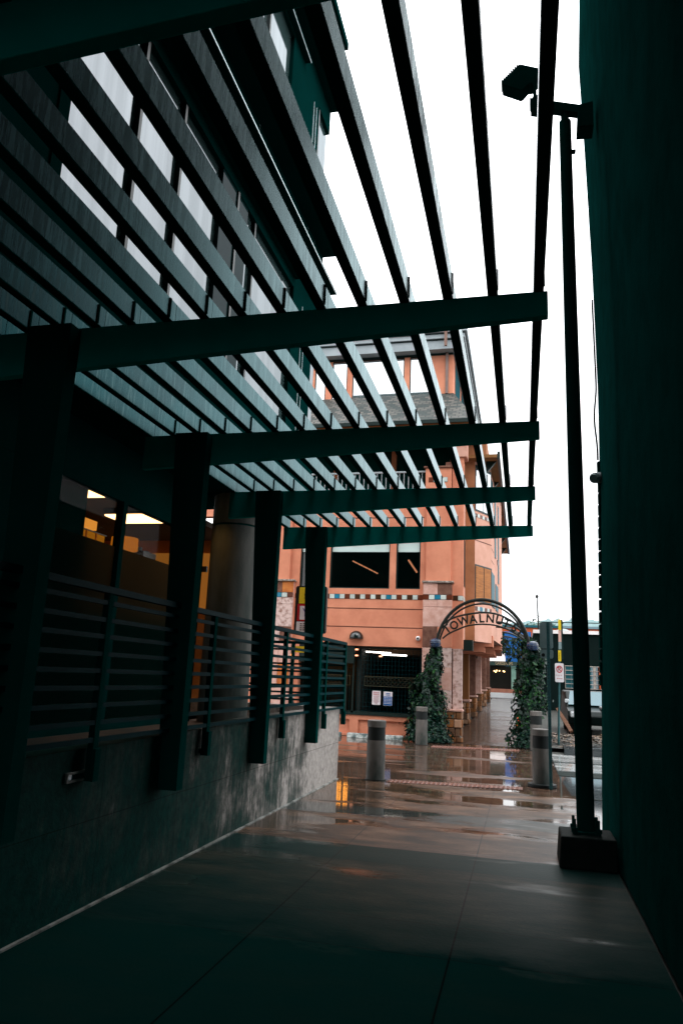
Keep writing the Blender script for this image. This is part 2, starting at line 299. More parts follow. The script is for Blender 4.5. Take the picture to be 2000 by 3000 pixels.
# ------------------------------------------------------------------ mesh helpers
class MB:
    def __init__(s): s.v = []; s.f = []; s.uv = {}
    def add(s, vs, fs):
        o = len(s.v); s.v += [tuple(v) for v in vs]; s.f += [tuple(i + o for i in f) for f in fs]; return s
    def box(s, x0, x1, y0, y1, z0, z1):
        vs = [(x, y, z) for z in (z0, z1) for y in (y0, y1) for x in (x0, x1)]
        return s.add(vs, [(0, 2, 3, 1), (4, 5, 7, 6), (0, 1, 5, 4), (2, 6, 7, 3), (0, 4, 6, 2), (1, 3, 7, 5)])
    def prism(s, poly, axis, a, b):
        """extrude 2-D poly along axis from a to b; poly coords are the two other axes in xyz order"""
        def P(p, t):
            q = list(p); q.insert(axis, t); return tuple(q)
        n = len(poly)
        vs = [P(p, a) for p in poly] + [P(p, b) for p in poly]
        fs = [tuple(range(n)), tuple(range(2 * n - 1, n - 1, -1))] + [(i, i + n, (i + 1) % n + n, (i + 1) % n) for i in range(n)]
        return s.add(vs, fs)
    def hexa(s, bot, top):
        return s.add(list(bot) + list(top), [(3, 2, 1, 0), (4, 5, 6, 7)] + [(i, (i + 1) % 4, (i + 1) % 4 + 4, i + 4) for i in range(4)])
    def cyl(s, p0, p1, r0, r1=None, n=16, cap=True):
        if r1 is None: r1 = r0
        p0, p1 = Vector(p0), Vector(p1); d = (p1 - p0).normalized()
        a = d.orthogonal().normalized(); b = d.cross(a)
        vs = []
        for p, r in ((p0, r0), (p1, r1)):
            for i in range(n):
                t = 2 * math.pi * i / n; vs.append(p + (a * math.cos(t) + b * math.sin(t)) * r)
        fs = [(i, (i + 1) % n, (i + 1) % n + n, i + n) for i in range(n)]
        if cap: fs += [tuple(range(n - 1, -1, -1)), tuple(range(n, 2 * n))]
        return s.add(vs, fs)
    def lathe(s, c, prof, n=24):
        vs = []; 
        for r, z in prof:
            for i in range(n):
                t = 2 * math.pi * i / n; vs.append((c[0] + r * math.cos(t), c[1] + r * math.sin(t), c[2] + z))
        fs = []
        for k in range(len(prof) - 1):
            for i in range(n):
                j = (i + 1) % n; fs.append((k * n + i, k * n + j, (k + 1) * n + j, (k + 1) * n + i))
        fs.append(tuple(range(n - 1, -1, -1))); fs.append(tuple(range((len(prof) - 1) * n, len(prof) * n)))
        return s.add(vs, fs)
    def tube(s, pts, r, n=8):
        pts = [Vector(p) for p in pts]; m = len(pts); vs = []
        ref = None
        for i, p in enumerate(pts):
            d = (pts[min(i + 1, m - 1)] - pts[max(i - 1, 0)]).normalized()
            if ref is None: ref = d.orthogonal().normalized()
            a = (ref - d * ref.dot(d)).normalized(); b = d.cross(a); ref = a
            rr = r[i] if isinstance(r, (list, tuple)) else r
            for k in range(n):
                t = 2 * math.pi * k / n; vs.append(p + (a * math.cos(t) + b * math.sin(t)) * rr)
        fs = [(i * n + k, i * n + (k + 1) % n, (i + 1) * n + (k + 1) % n, (i + 1) * n + k) for i in range(m - 1) for k in range(n)]
        fs += [tuple(range(n - 1, -1, -1)), tuple(range((m - 1) * n, m * n))]
        return s.add(vs, fs)
    def sphere(s, c, r, nu=16, nv=10, sz=1, z0=-90, z1=90):
        prof = []
        for i in range(nv + 1):
            t = R(z0 + (z1 - z0) * i / nv); prof.append((max(r * math.cos(t), 1e-4), r * sz * math.sin(t)))
        return s.lathe(c, prof, nu)
    def build(s, name, mat, parent=None, smooth=False, bevel=0):
        off = Vector((0, 0, 0)); q = parent
        while q is not None: off += q.location; q = q.parent
        me = bpy.data.meshes.new(name)
        me.from_pydata([tuple(Vector(v) - off) for v in s.v], [], s.f)
        if bevel:
            bm = bmesh.new(); bm.from_mesh(me)
            ed = [e for e in bm.edges if e.is_manifold and e.calc_face_angle(0) > R(40)]
            bmesh.ops.bevel(bm, geom=ed, offset=bevel, segments=2, affect='EDGES', profile=.5)
            bm.to_mesh(me); bm.free()
        else:
            bm = bmesh.new(); bm.from_mesh(me); bmesh.ops.recalc_face_normals(bm, faces=bm.faces); bm.to_mesh(me); bm.free()
        if smooth:
            me.polygons.foreach_set('use_smooth', [True] * len(me.polygons))
            try: me.set_sharp_from_angle(angle=R(35))
            except Exception: pass
        me.materials.append(M[mat] if isinstance(mat, str) else mat)
        o = bpy.data.objects.new(name, me); COL.objects.link(o); o.parent = parent
        return o
def tag(o, label=None, cat=None, group=None, kind=None):
    if label: o['label'] = label
    if cat: o['category'] = cat
    if group: o['group'] = group
    if kind: o['kind'] = kind
    return o
def thing(name, loc, label, cat, group=None):
    o = bpy.data.objects.new(name, None); COL.objects.link(o); o.location = loc; o.empty_display_size = .2
    return tag(o, label, cat, group)
def struct(o): o['kind'] = 'structure'; return o
def box(name, mat, par, *a, bevel=0): return MB().box(*a).build(name, mat, par, bevel=bevel)
def text_mesh(txt, size, depth=.004, spacing=1.0, bold=0):
    cu = bpy.data.curves.new('lettering', 'FONT'); cu.body = txt; cu.size = size; cu.extrude = depth
    cu.align_x = 'CENTER'; cu.align_y = 'CENTER'; cu.space_character = spacing; cu.resolution_u = 3; cu.offset = bold
    o = bpy.data.objects.new('lettering', cu); COL.objects.link(o)
    bpy.context.view_layer.update()
    dg = bpy.context.evaluated_depsgraph_get()
    me = bpy.data.meshes.new_from_object(o.evaluated_get(dg))
    COL.objects.unlink(o); bpy.data.objects.remove(o)
    return me
def lettering(name, txt, size, mat, par, pos, mtx=None, sx=1, depth=.004, spacing=1.0, bold=0):
    """upright text facing -Y at world pos (optionally rotated by mtx)"""
    me = text_mesh(txt, size, depth, spacing, bold)
    m = Matrix.Rotation(R(90), 4, 'X') @ Matrix.Diagonal((sx, 1, 1, 1))
    if mtx is not None: m = mtx @ m
    off = Vector((0, 0, 0)); q = par
    while q is not None: off += q.location; q = q.parent
    me.transform(Matrix.Translation(Vector(pos) - off) @ m)
    me.materials.clear(); me.materials.append(M[mat])
    o = bpy.data.objects.new(name, me); COL.objects.link(o); o.parent = par
    return o

# ------------------------------------------------------------------ ground
def gz(y): return 0 if y < 21 else (.62 * (y - 21) / 30 if y < 51 else .62)
def sheet(name, mat, x0, x1, ys, dz, xr=None):
    m = MB(); vs = []
    for y in ys: vs += [(x0, y, gz(y) + dz), (x1, y, gz(y) + dz)]
    m.add(vs, [(2 * i, 2 * i + 1, 2 * i + 3, 2 * i + 2) for i in range(len(ys) - 1)])
    return struct(m.build(name, mat))
sheet('ground', 'earth', -220, 220, (-40, 21, 51, 420), -.04)
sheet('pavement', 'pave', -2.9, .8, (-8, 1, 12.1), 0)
# kerbed bulge of pavement beside the lot
bul = MB()
edge = [(.8, 9.3), (.93, 10.4), (.76, 11), (.70, 11.8), (.65, 13.1), (.62, 14.2), (.60, 15.9), (.60, 19.2)]
vs = [(x, y, .0) for x, y in edge] + [(-.0, y, .0) for x, y in edge]
n = len(edge)
bul.add([(.8, 9.0, 0), (.93, 10.4, 0), (.76, 11, 0), (.70, 11.8, 0), (.7, 12.1, 0), (.8, 12.1, -.03)], [(0, 1, 2, 3, 4)])
alley = MB().add([(-30, 12.1, .0), (.69, 12.1, .0), (.65, 13.1, .0), (.62, 14.2, 0), (.60, 15.9, 0), (.60, 20.0, 0), (-1.0, 20.5, 0), (-30, 20.5, 0)], [tuple(range(8))])
struct(alley.build('alley_road', 'alley'))
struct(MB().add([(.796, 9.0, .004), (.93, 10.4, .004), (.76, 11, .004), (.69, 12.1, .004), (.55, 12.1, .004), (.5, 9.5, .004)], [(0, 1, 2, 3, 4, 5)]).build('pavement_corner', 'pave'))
sheet('parking_lot', 'lot', .3, 30, (8.5, 19.2), -.03)
struct(MB().box(.63, 9, 15.6, 17.15, -.03, -.018).box(.63, 9, 17.5, 19.1, -.03, -.018).build('pale_slabs', wet('wet_pale_slab', (.42, .43, .43), (.22, .24, .24), False, .45, warm=(.34, .34, .33), rmin=.06, rmax=.2)))
sheet('brick_walkway', 'corr', -1.95, .2, (20.2, 21, 30, 40, 51), .004)
sheet('street', 'lot', -60, 60, (51, 54), .01)
# crossing bands of darker concrete in the lot, as in the wet lot surface
struct(MB().box(.62, 9, 14.8, 15.5, -.03, -.022).box(.62, 9, 17.2, 17.35, -.03, -.022).box(.75, 9, 12.0, 12.08, -.03, -.022).build('lot_joint_strips', 'conc_dark'))
# hills with a ragged tree line
hm = MB(); vs = []; xs = [-60 + i * 1.0 for i in range(161)]
for i, x in enumerate(xs):
    h = 20.5 + 2.4 * noise.noise(Vector((x * .03, 0, 0))) + 1.2 * noise.noise(Vector((x * .35, 4, 0))) + .9 * noise.noise(Vector((x * 1.3, 9, 0)))
    vs += [(x, 230, -1), (x, 232, h * .75), (x, 238, h)]
vs += [(x, 300, -1) for x in xs]
hm.add(vs[:len(xs) * 3], [(3 * i, 3 * i + 3, 3 * i + 4, 3 * i + 1) for i in range(len(xs) - 1)] + [(3 * i + 1, 3 * i + 4, 3 * i + 5, 3 * i + 2) for i in range(len(xs) - 1)])
M['hill'] = surf('far_hillside', (.20, .27, .28), (.14, .22, .22), 1.2, .95, .05)
struct(hm.build('hills', 'hill'))

# ------------------------------------------------------------------ pergola
BY = [-.4, 1.695, 3.789, 5.883, 7.977, 10.071]
perg = thing('pergola', (-1.4, 5, 3.5), 'dark steel pergola with tapering beams and long pale slats over the walkway', 'pergola')
for i, y in enumerate(BY):
    zl, zr_ = (3.405, 3.535 + .008 * max(i - 2, 0)) if i > 1 else (3.42, 3.575)
    k_ = (y + .06) / y if i > 1 else 1
    zl, zr_ = 1.6 + (zl - 1.6) * k_, 1.6 + (zr_ - 1.6) * k_
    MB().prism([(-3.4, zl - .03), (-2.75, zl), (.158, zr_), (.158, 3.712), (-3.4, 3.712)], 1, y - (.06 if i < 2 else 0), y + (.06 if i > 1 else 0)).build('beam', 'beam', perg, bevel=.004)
    if y > 3:
        # bracket tabs on the beam top
        for k in range(14):
            x = .137 - .2475 * k; MB().box(x - .001, x + .006, y - .05, y - .035, 3.716, 3.842).build('bracket', 'steel', perg)
for k in range(15):
    x1 = .135 - .2475 * k
    ends = [(-2.0, BY[1]), (BY[1], BY[2]), (BY[2], BY[3]), (BY[3], BY[4]), (BY[4], BY[5] + .05)]
    for j, (a, b) in enumerate(ends):
        if j == 0 and k > 9: continue
        ms = MB().box(x1 - .052, x1, a + (.045 if j else 0), b + .04, 3.715, 3.845)
        s = ms.build('slat', 'slat', perg)
        # dark flange along the underside of every slat
for k in range(15):
    x1 = .135 - .2475 * k
    MB().box(x1 - .054, x1 + .002, -2, 10.12, 3.705, 3.7145).build('slat_flange', 'steel', perg)
for y in BY[2:]:
    zb = .64 if y < 9 else .70
    ya, yb = y - .115, y - .004
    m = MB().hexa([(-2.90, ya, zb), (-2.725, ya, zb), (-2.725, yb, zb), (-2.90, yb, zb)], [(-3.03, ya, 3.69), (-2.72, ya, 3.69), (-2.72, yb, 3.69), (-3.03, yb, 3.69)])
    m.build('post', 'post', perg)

# ------------------------------------------------------------------ terrace retaining wall
tw = thing('terrace_wall', (-2.87, 4, 0), 'stained concrete retaining wall holding up the railed terrace', 'wall')
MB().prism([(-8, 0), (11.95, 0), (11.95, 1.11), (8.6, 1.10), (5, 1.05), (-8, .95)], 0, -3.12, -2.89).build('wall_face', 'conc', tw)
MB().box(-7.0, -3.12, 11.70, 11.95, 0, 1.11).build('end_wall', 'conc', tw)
box('terrace_floor', 'terrfloor', tw, -7.0, -3.12, -8, 11.70, .7, .86)
MB().box(-2.89, -2.865, -8, 11.95, 0, .012).build('footing_strip', surf('pale_footing', (.36, .36, .34), (.12, .13, .12), 3, .7, .05, stretch=(1, 1.5, 1), lo=.42, hi=.6), tw)
for y in (4.585, 6.594, 8.245):
    l = thing('step_light', (-2.86, y, .86), {4.585: 'recessed slot light in the terrace wall, nearest the camera in deep shade', 6.594: 'recessed slot light in the wall between the second and third posts', 8.245: 'recessed slot light in the wall right of the third post'}[y], 'wall light', 'slot lights in the terrace wall')
    MB().box(-2.888, -2.872, y - .135, y + .135, .895, .91).box(-2.888, -2.872, y - .135, y + .135, .845, .86).box(-2.888, -2.872, y - .135, y - .12, .86, .895).box(-2.888, -2.872, y + .12, y + .135, .86, .895).build('frame', 'conc_light', l)
    box('lens', 'tealglass', l, -2.888, -2.88, y - .12, y + .12, .861, .894)

# railing along the terrace edge
rl = thing('terrace_railing', (-2.84, 6, 1.0), 'dark steel railing with nine thin bars along the terrace edge', 'railing')
RZ = [2.02, 1.90, 1.785, 1.665, 1.55, 1.435, 1.32, 1.205, 1.09]
def zsh(y): return .0 if y < 9 else 0
box('top_rail', 'steel_blue', rl, -2.88, -2.82, -3, 12.0, 2.105, 2.15)
for z in RZ: box('bar', 'steel_blue', rl, -2.855, -2.83, -3, 12.0, z, z + .032)
for y in (2.6, 4.67, 6.55, 8.79, 10.75, 11.97):
    MB().box(-2.87, -2.825, y - .03, y + .03, .84, 2.105).box(-2.82, -2.80, y - .035, y + .03, .84, 1.05).build('rail_post', 'post', rl)
er = thing('end_railing', (-4, 12.0, 1.0), 'railing across the far end of the terrace in front of the garage', 'railing')
box('top_rail', 'steel_blue', er, -6.8, -2.88, 11.97, 12.02, 2.10, 2.145)
for z in RZ: box('bar', 'steel_blue', er, -6.8, -2.88, 11.98, 12.005, z - .03, z + .0)
for x in (-3.25, -3.75, -4.25, -5.2, -6.2): box('rail_post', 'steel', er, x - .025, x + .025, 11.97, 12.02, 1.0, 2.1)

# round column and downlight
cl = thing('round_column', (-4.37, 10.6, .86), 'round stained concrete column standing on the terrace beside the glass', 'column')
MB().lathe((-4.37, 10.6, 0), [(.37, .86), (.37, 3.80)], 48).build('shaft', 'column', cl, smooth=True)
MB().lathe((-4.37, 10.6, 0), [(.352, 3.80), (.352, 3.83)], 48).build('joint_ring', 'steel', cl, smooth=True)
MB().lathe((-4.37, 10.6, 0), [(.37, 3.83), (.37, 5.2)], 48).build('upper_shaft', 'column', cl, smooth=True)
dl = thing('downlight', (-4.62, 9.75, 4.28), 'small warm downlight glowing in the soffit beside the round column', 'lamp')
MB().lathe((-4.62, 9.75, 0), [(.07, 4.25), (.07, 4.30)], 20).build('trim_ring', 'steel', dl)
MB().lathe((-4.62, 9.75, 0), [(.045, 4.238), (.045, 4.249)], 16).build('bulb', 'bulb', dl)

pt = bpy.data.lights.new('downlight_glow', 'SPOT'); pt.energy = 14; pt.color = (1, .55, .15); pt.spot_size = R(110); pt.spot_blend = .6; pt.shadow_soft_size = .05
po = bpy.data.objects.new('downlight_glow', pt); COL.objects.link(po); po.location = Vector((0, 0, -.06)); po.parent = dl
# ------------------------------------------------------------------ glass office building on the left
ob = thing('office_building', (-6, 5, 0), 'dark glass office building above the terrace with reflecting window bands', 'building')
XF, YE = -3.4, 11.35
TOPZ = 15.2
box('soffit', 'fac_dark', ob, -9, XF - .02, -8, YE, 4.30, 4.45)
box('upper_wall', 'fac_dark', ob, -9, XF - .12, -8, YE - .02, 4.45, TOPZ)
# solid facade pieces, each window an opening between them
def spandrel(z0, z1, y0=-8, y1=YE): box('spandrel', 'fac_dark', ob, XF - .12, XF, y0, y1, z0, z1)
spandrel(4.45, 5.24); spandrel(7.50, 8.17); spandrel(8.21, 9.2); spandrel(11.5, 12.6); spandrel(14.3, TOPZ)
def window(y0, y1, z0, z1, mull, mat='skyglass'):
    g = box('window', mat, ob, XF - .1, XF - .06, y0, y1, z0, z1)
    fr = MB()
    for y in mull: fr.box(XF - .06, XF - .01, y - .022, y + .022, z0, z1)
    if mull: fr.build('mullion', 'frame', g)
    return g
window(-6, 1.9, 5.24, 7.5, (0, 1)); box('pier', 'fac_dark', ob, XF - .12, XF, 1.9, 2.6, 5.24, 7.5)
box('grey_panel', 'fac_dark', ob, XF - .12, XF - .01, 2.6, 4.1, 5.24, 7.5); box('pier', 'fac_dark', ob, XF - .12, XF, 4.1, 4.23, 5.24, 7.5)
window(4.23, 7.06, 5.24, 7.5, (5.22, 6.05))
pg = mirror_glass('grey_glass_panel', (.008, .03, .03), .025)
box('grey_panel', pg, ob, XF - .12, XF - .01, 7.06, 7.88, 5.24, 7.5)
box('panel_joint', 'frame', ob, XF - .01, XF + .008, 7.5, 7.55, 5.24, 7.5)
window(7.88, 9.85, 5.24, 7.5, (8.17,))
box('pier', 'fac_dark', ob, XF - .12, XF, 9.85, 10.95, 5.24, 7.5)
window(10.95, YE - .02, 5.24, 7.5, ())
window(-6, 7.0, 9.2, 11.5, (0, 3.4, 5.5)); box('grey_panel', pg, ob, XF - .12, XF - .01, 7.0, 7.75, 9.2, 11.5)
window(7.75, 9.15, 9.2, 11.5, (8.15,)); box('pier', 'fac_dark', ob, XF - .12, XF, 9.15, 10.62, 9.2, 11.5)
window(10.62, YE - .02, 9.2, 11.5, (10.7,))
window(-6, YE - .02, 12.6, 14.3, (0, 3.4, 5.5, 7.6, 9.4, 10.8))
for a, b, z0, z1, o in ((-8, YE, 8.17, 8.21, .29), (-8, YE, 8.93, 9.08, .26), (-8, 9.9, 7.66, 7.70, .10), (-8, 9.75, 11.56, 11.60, .10), (-8, YE, 11.98, 12.12, .24), (-8, YE + .1, 13.45, 13.6, .26)):
    box('ledge', 'fac_dark', ob, XF + .001, XF + o, a, b, z0, z1)
ed = surf('bright_metal_edge', (.42, .55, .56), (.3, .42, .44), 3, .35, .5, metal=.4)
for a, b, z0, o in ((-8, YE, 8.155, .29), (1.0, 9.9, 7.645, .10), (1, 9.75, 11.545, .10)):
    box('ledge_edge', ed, ob, XF + o - .004, XF + o + .006, a, b, z0, z0 + .02)
for y in (4.6, 6.2, 8.0, 10.35, 10.75):
    for z0, z1 in ((8.25, 8.9),): box('fin', ed, ob, XF + .002, XF + .012, y - .006, y + .006, z0, z1)
for y in (10.3, 10.45):
    box('fin', ed, ob, XF + .002, XF + .016, y - .006, y + .006, 5.3, 7.4); box('fin', ed, ob, XF + .002, XF + .016, y - .006, y + .006, 9.2, 11.3)
# ground floor storefront
XS = -4.8
sf = thing('storefront', (XS, 7, .86), 'lit shop front with frosted lower glass behind the terrace railing', 'shop front')
box('bulkhead', 'fac_dark', sf, XS - .1, XS, -8, 10.35, 3.60, 4.30)
box('base_sill', 'fac_dark', sf, XS - .1, XS, -8, 10.35, .86, .95)
for y in (6.31, 7.95, 9.62):
    box('mullion', 'fac_dark', sf, XS - .06, XS + .04, y - .045, y + .045, .95, 3.6)
box('dark_panel', 'fac_dark', sf, XS - .08, XS - .01, -8, 6.26, .95, 3.6)
for a, b in ((6.36, 7.9), (8.0, 9.57)):
    w = box('window', 'clear', sf, XS - .03, XS - .02, a, b, 3.03, 3.6)
    box('frosted_pane', 'frost', sf, XS - .03, XS - .02, a, b, .95, 3.03)
box('end_pane', mirror_glass('pale_teal_pane', (.10, .20, .20), .35), sf, XS - .03, XS - .02, 9.67, 10.3, .95, 4.0)
box('end_frame', 'fac_dark', sf, XS - .06, XS + .02, 10.3, 10.36, .86, 4.3)
rm = thing('shop_interior', (-6.6, 8, .86), 'warm orange shop room seen through the upper glass', 'room')
MB().box(-9, -8.9, 5.5, 12, .86, 4.1).box(-8.9, XS - .12, 5.5, 5.6, .86, 4.1).box(-8.9, XS - .5, 11.9, 12, .86, 4.1).build('room_wall', 'room', rm)
box('room_ceiling', surf('dark_ceiling', (.05, .03, .015), rough=.9), rm, -8.9, XS - .1, 5.6, 11.9, 3.86, 3.95)
box('dark_partition', 'fac_dark', rm, XS - .25, XS - .19, 5.7, 7.47, 2.3, 3.85)
box('window_counter', 'jar', rm, XS - .55, XS - .07, 6.0, 10.2, .86, 2.25)
box('glowing_end_wall', emit('amber_wall_glow', (1, .34, .05), .22), rm, -8.6, -5.35, 11.84, 11.88, 2.6, 3.62)  # no lamp: emission stands in for lamp light on the end wall
box('dark_shelf', 'jar', rm, -8.6, -5.35, 11.78, 11.83, 3.28, 3.38)
box('room_floor', 'room', rm, -8.9, XS - .12, 5.6, 11.9, .8, .86)
for i, (y0, y1, x0, x1) in enumerate(((7.80, 8.28, -5.62, -5.27), (9.34, 9.9, -5.92, -5.24))):
    t = thing('ceiling_panel', ((x0 + x1) / 2, (y0 + y1) / 2, 3.8), ('glowing ceiling light panel behind the left glass of the shop', 'wide glowing ceiling light panel behind the right glass of the shop')[i], 'ceiling light', 'ceiling panels in the shop')
    box('diffuser', 'panel', t, x0, x1, y0, y1, 3.75, 3.77); box('housing', 'jar', t, x0 - .02, x1 + .02, y0 - .02, y1 + .02, 3.771, 3.86)
def drum(i, x, y, z, r, h, lab):
    t = thing('lamp_shade', (x, y, z), lab, 'lamp')
    MB().lathe((x, y, 0), [(r, z), (r * .97, z + h)], 28).build('shade', emit('amber_glow%d' % i, (1, .28, .015), .35), t, smooth=True)
    MB().cyl((x, y, z + h), (x, y, 3.85), .006).build('cord', 'jar', t)
drum(1, -6.0, 10.1, 3.37, .21, .19, 'round amber drum lamp shade behind the right shop glass')
t = thing('display_cabinet', (-5.9, 8.95, 3.1), 'orange lit glass cabinet behind the left shop glass', 'cabinet')
box('cabinet_body', emit('cabinet_glow', (1, .33, .02), .28), t, -6.12, -5.95, 8.76, 9.45, 2.9, 3.46)
box('cabinet_top', emit('cabinet_top_glow', (1, .36, .05), .8), t, -6.08, -5.95, 8.82, 9.22, 3.50, 3.63)
box('cabinet_frame', 'jar', t, -6.14, -5.93, 8.74, 9.47, 3.461, 3.476)
for yy_ in (8.95, 9.2): box('cabinet_post', 'room', t, -5.948, -5.93, yy_, yy_ + .02, 2.9, 3.46)
t = thing('coffee_machine', (-6.1, 10.8, 3.0), 'black machine silhouette on a shelf behind the right shop glass', 'machine')
MB().box(-6.25, -5.95, 10.62, 11.05, 2.9, 3.46).cyl((-6.1, 10.72, 3.46), (-6.1, 10.72, 3.53), .06).cyl((-6.1, 10.95, 3.46), (-6.1, 10.95, 3.5), .07).build('machine_body', 'jar', t, bevel=.01)
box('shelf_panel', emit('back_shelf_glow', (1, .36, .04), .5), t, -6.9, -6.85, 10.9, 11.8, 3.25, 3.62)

# ------------------------------------------------------------------ added sky-blocking masses overhead, out of view, and tall right wall
br = thing('sky_blocker', (0, -4, 0), 'added unseen mass blocking sky light over the passage behind the viewpoint', 'building')
box('sky_blocker_low', 'passage', br, -9, 6, -8, 2.0, 4.46, 6.1)  # unseen stepped masses, added to keep overhead sky light off the near ground
box('sky_blocker_mid', 'passage', br, -3.3, .8, -8, 3.3, 6.101, 8.5)
box('sky_blocker_top', 'passage', br, -3.3, .8, -8, 5.1, 8.501, 14)
MB().box(-9, -2.9, -8.3, -8, 0, 4.46).box(.8, 6, -8.3, -8.302, 0, 4.46).box(-9, 6, -8.3, -8, 4.46, 14).build('back_wall', 'passage', br)  # unseen end wall, gap left so light reaches the beam fronts
rw = thing('side_wall_building', (2.5, 2, 0), 'tall dark rough stucco building wall filling the right edge', 'building')
prof = [(.82, 0), (.88, 2), (.925, 3.8), (.945, 5.2), (.93, 6.8), (.89, 8.6), (.85, 10.0), (.89, 11.1), (.89, 14)]
def wallx(z):
    for (xa, za), (xb, zb) in zip(prof, prof[1:]):
        if za <= z <= zb: return xa + (xb - xa) * (z - za) / (zb - za)
    return .9
m = MB(); zz = [i * .25 for i in range(57)]; yy = [-8.3 + i * (17.3 / 60) for i in range(61)]
vs = []
for z in zz:
    for y in yy:
        j = .002 * noise.noise(Vector((0, y * 3, z * 3))) + .004 * noise.noise(Vector((3, y * 11, z * 9)))
        vs.append((wallx(z) + (j if y < 8.9 else j * .5) - .0, y, z))
ny = len(yy)
m.add(vs, [(a * ny + b, a * ny + b + 1, (a + 1) * ny + b + 1, (a + 1) * ny + b) for a in range(len(zz) - 1) for b in range(ny - 1)])
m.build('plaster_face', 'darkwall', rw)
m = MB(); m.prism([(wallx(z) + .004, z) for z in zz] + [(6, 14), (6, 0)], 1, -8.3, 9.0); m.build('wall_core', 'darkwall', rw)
# toothed brick corner
tm = MB()
z = 1.62
while z < 3.9:
    tm.box(wallx(z) - .022, 1.2, 8.9, 9.03, z, z + .115); z += .142
tm.build('toothed_corner', 'darkwall', rw)
cam_t = thing('security_camera', (.9, 8.9, 4.02), 'pale bullet camera on the corner of the dark right wall', 'camera')
MB().cyl((.845, 8.75, 4.0), (.95, 8.95, 4.06), .062, .07, 20).build('camera_body', 'grey_trim', cam_t, smooth=True)
MB().cyl((.835, 8.735, 3.995), (.848, 8.755, 4.003), .045, .055, 20).build('lens', 'signback', cam_t)
box('bracket', 'darkwall', cam_t, .9, 1.0, 8.9, 8.99, 4.08, 4.25)
cb = thing('wall_cable', (.93, 8.98, 6), 'loose cable clipped down the corner of the dark right wall', 'cable')
pts = []
for i in range(40):
    z = 4.3 + i * .055
    pts.append((wallx(z) - .014 - .03 * max(0, math.sin((z - 4.3) * 2.9)) ** 3, 9.02, z))
MB().tube(pts, .012, 6).build('cable_run', 'rubber', cb)

# ------------------------------------------------------------------ flood light pole
lp = thing('flood_light_pole', (.556, 7.65, 0), 'tall dark pole with twin flood lights on a concrete block by the right wall', 'light pole')
MB().hexa([(.30, 7.38, 0), (.80, 7.38, 0), (.80, 7.92, 0), (.30, 7.92, 0)], [(.32, 7.40, .27), (.80, 7.40, .27), (.80, 7.9, .27), (.32, 7.9, .27)]).build('concrete_base', 'conc_dark', lp, bevel=.015)
MB().cyl((.556, 7.65, .27), (.553, 7.65, 8.0), .082, .067, 24).build('pole', 'steel', lp, smooth=True)
box('base_plate', 'steel', lp, .43, .68, 7.53, 7.77, .272, .292)
for x, y in ((.45, 7.55), (.66, 7.55), (.45, 7.75), (.66, 7.75)):
    MB().cyl((x, y, .29), (x, y, .40), .014, n=8).cyl((x, y, .29), (x, y, .325), .03, n=6).build('anchor_bolt', 'steel', lp)
MB().cyl((.553, 7.65, 8.0), (.55, 7.65, 8.17), .045).build('neck', 'steel', lp)
m = MB(); a = Vector((.16, 7.65, 8.31)); b = Vector((.78, 7.65, 8.10)); m.hexa([a + Vector((0, -.05, -.06)), b + Vector((0, -.05, -.06)), b + Vector((0, .05, -.06)), a + Vector((0, .05, -.06))], [a + Vector((0, -.05, .05)), b + Vector((0, -.05, .05)), b + Vector((0, .05, .05)), a + Vector((0, .05, .05))])
m.build('cross_arm', 'steel', lp)
def flood(poly, y0, y1):
    h = MB().prism(poly, 1, y0, y1).build('flood_head', 'steel', lp, bevel=.008)
    return h
h = flood([(-.16, 8.655), (.045, 8.86), (.27, 8.76), (.27, 8.63), (.20, 8.56), (.15, 8.56), (.09, 8.49), (.06, 8.475), (-.155, 8.60)], 7.6, 7.78)
f = MB()
for i in range(9):
    t = i / 9; f.box(-.168 + .2 * t, -.152 + .2 * t, 7.6, 7.78, 8.655 + .205 * t, 8.672 + .205 * t)
f.build('cooling_fin', 'steel', h)
MB().box(.2, .24, 7.6, 7.7, 8.25, 8.6).prism([(.17, 8.2), (.30, 8.16), (.30, 8.38), (.20, 8.36), (.17, 8.30)], 1, 7.58, 7.72).build('knuckle', 'steel', lp)
flood([(.68, 7.86), (.86, 7.85), (.86, 8.18), (.70, 8.16)], 7.58, 7.8)
MB().box(.58, .66, 7.62, 7.68, 7.58, 7.6).build('pole_clip', 'steel', lp)

# ------------------------------------------------------------------ bollards
def make_bollard(r=.150, h=.925):
    t = thing('bollard', (0, 0, 0), '', 'bollard', 'concrete bollards with black bands at the alley crossing')
    MB().lathe((0, 0, 0), [(r * 1.0, 0), (r, h * .665)], 32).build('shaft', 'column_b', t, smooth=True)
    MB().lathe((0, 0, 0), [(r * .955, h * .665), (r * .955, h * .885)], 32).build('black_band', 'rubber', t, smooth=True)
    MB().lathe((0, 0, 0), [(r, h * .885), (r, h * .99), (r * .93, h)], 32).build('cap', 'column_b', t, smooth=True)
    MB().lathe((0, 0, 0), [(r * 1.12, 0), (r * 1.12, .014)], 32).build('foot_ring', 'rubber', t, smooth=True)
    return t
M['column_b'] = surf('bollard_concrete', (.15, .135, .125), (.03, .04, .036), 3, .7, .25, (1, 1, .5), .2, 50)
b0 = make_bollard()
def copy_tree(o, parent=None):
    c = o.copy(); COL.objects.link(c); c.parent = parent
    for ch in list(o.children): copy_tree(ch, c)
    return c
spots = [((-2.32, 12.2, 0), 1, 'near bollard beside the end of the terrace wall'), ((.284, 12.85, 0), .97, 'near bollard with a wide dark foot beside the perforated sign post'),
         ((-2.50, 19.2, 0), 1, 'far pale bollard in front of the left ivy'), ((.311, 19.5, 0), 1.03, 'far bollard in front of the right ivy, partly hidden')]
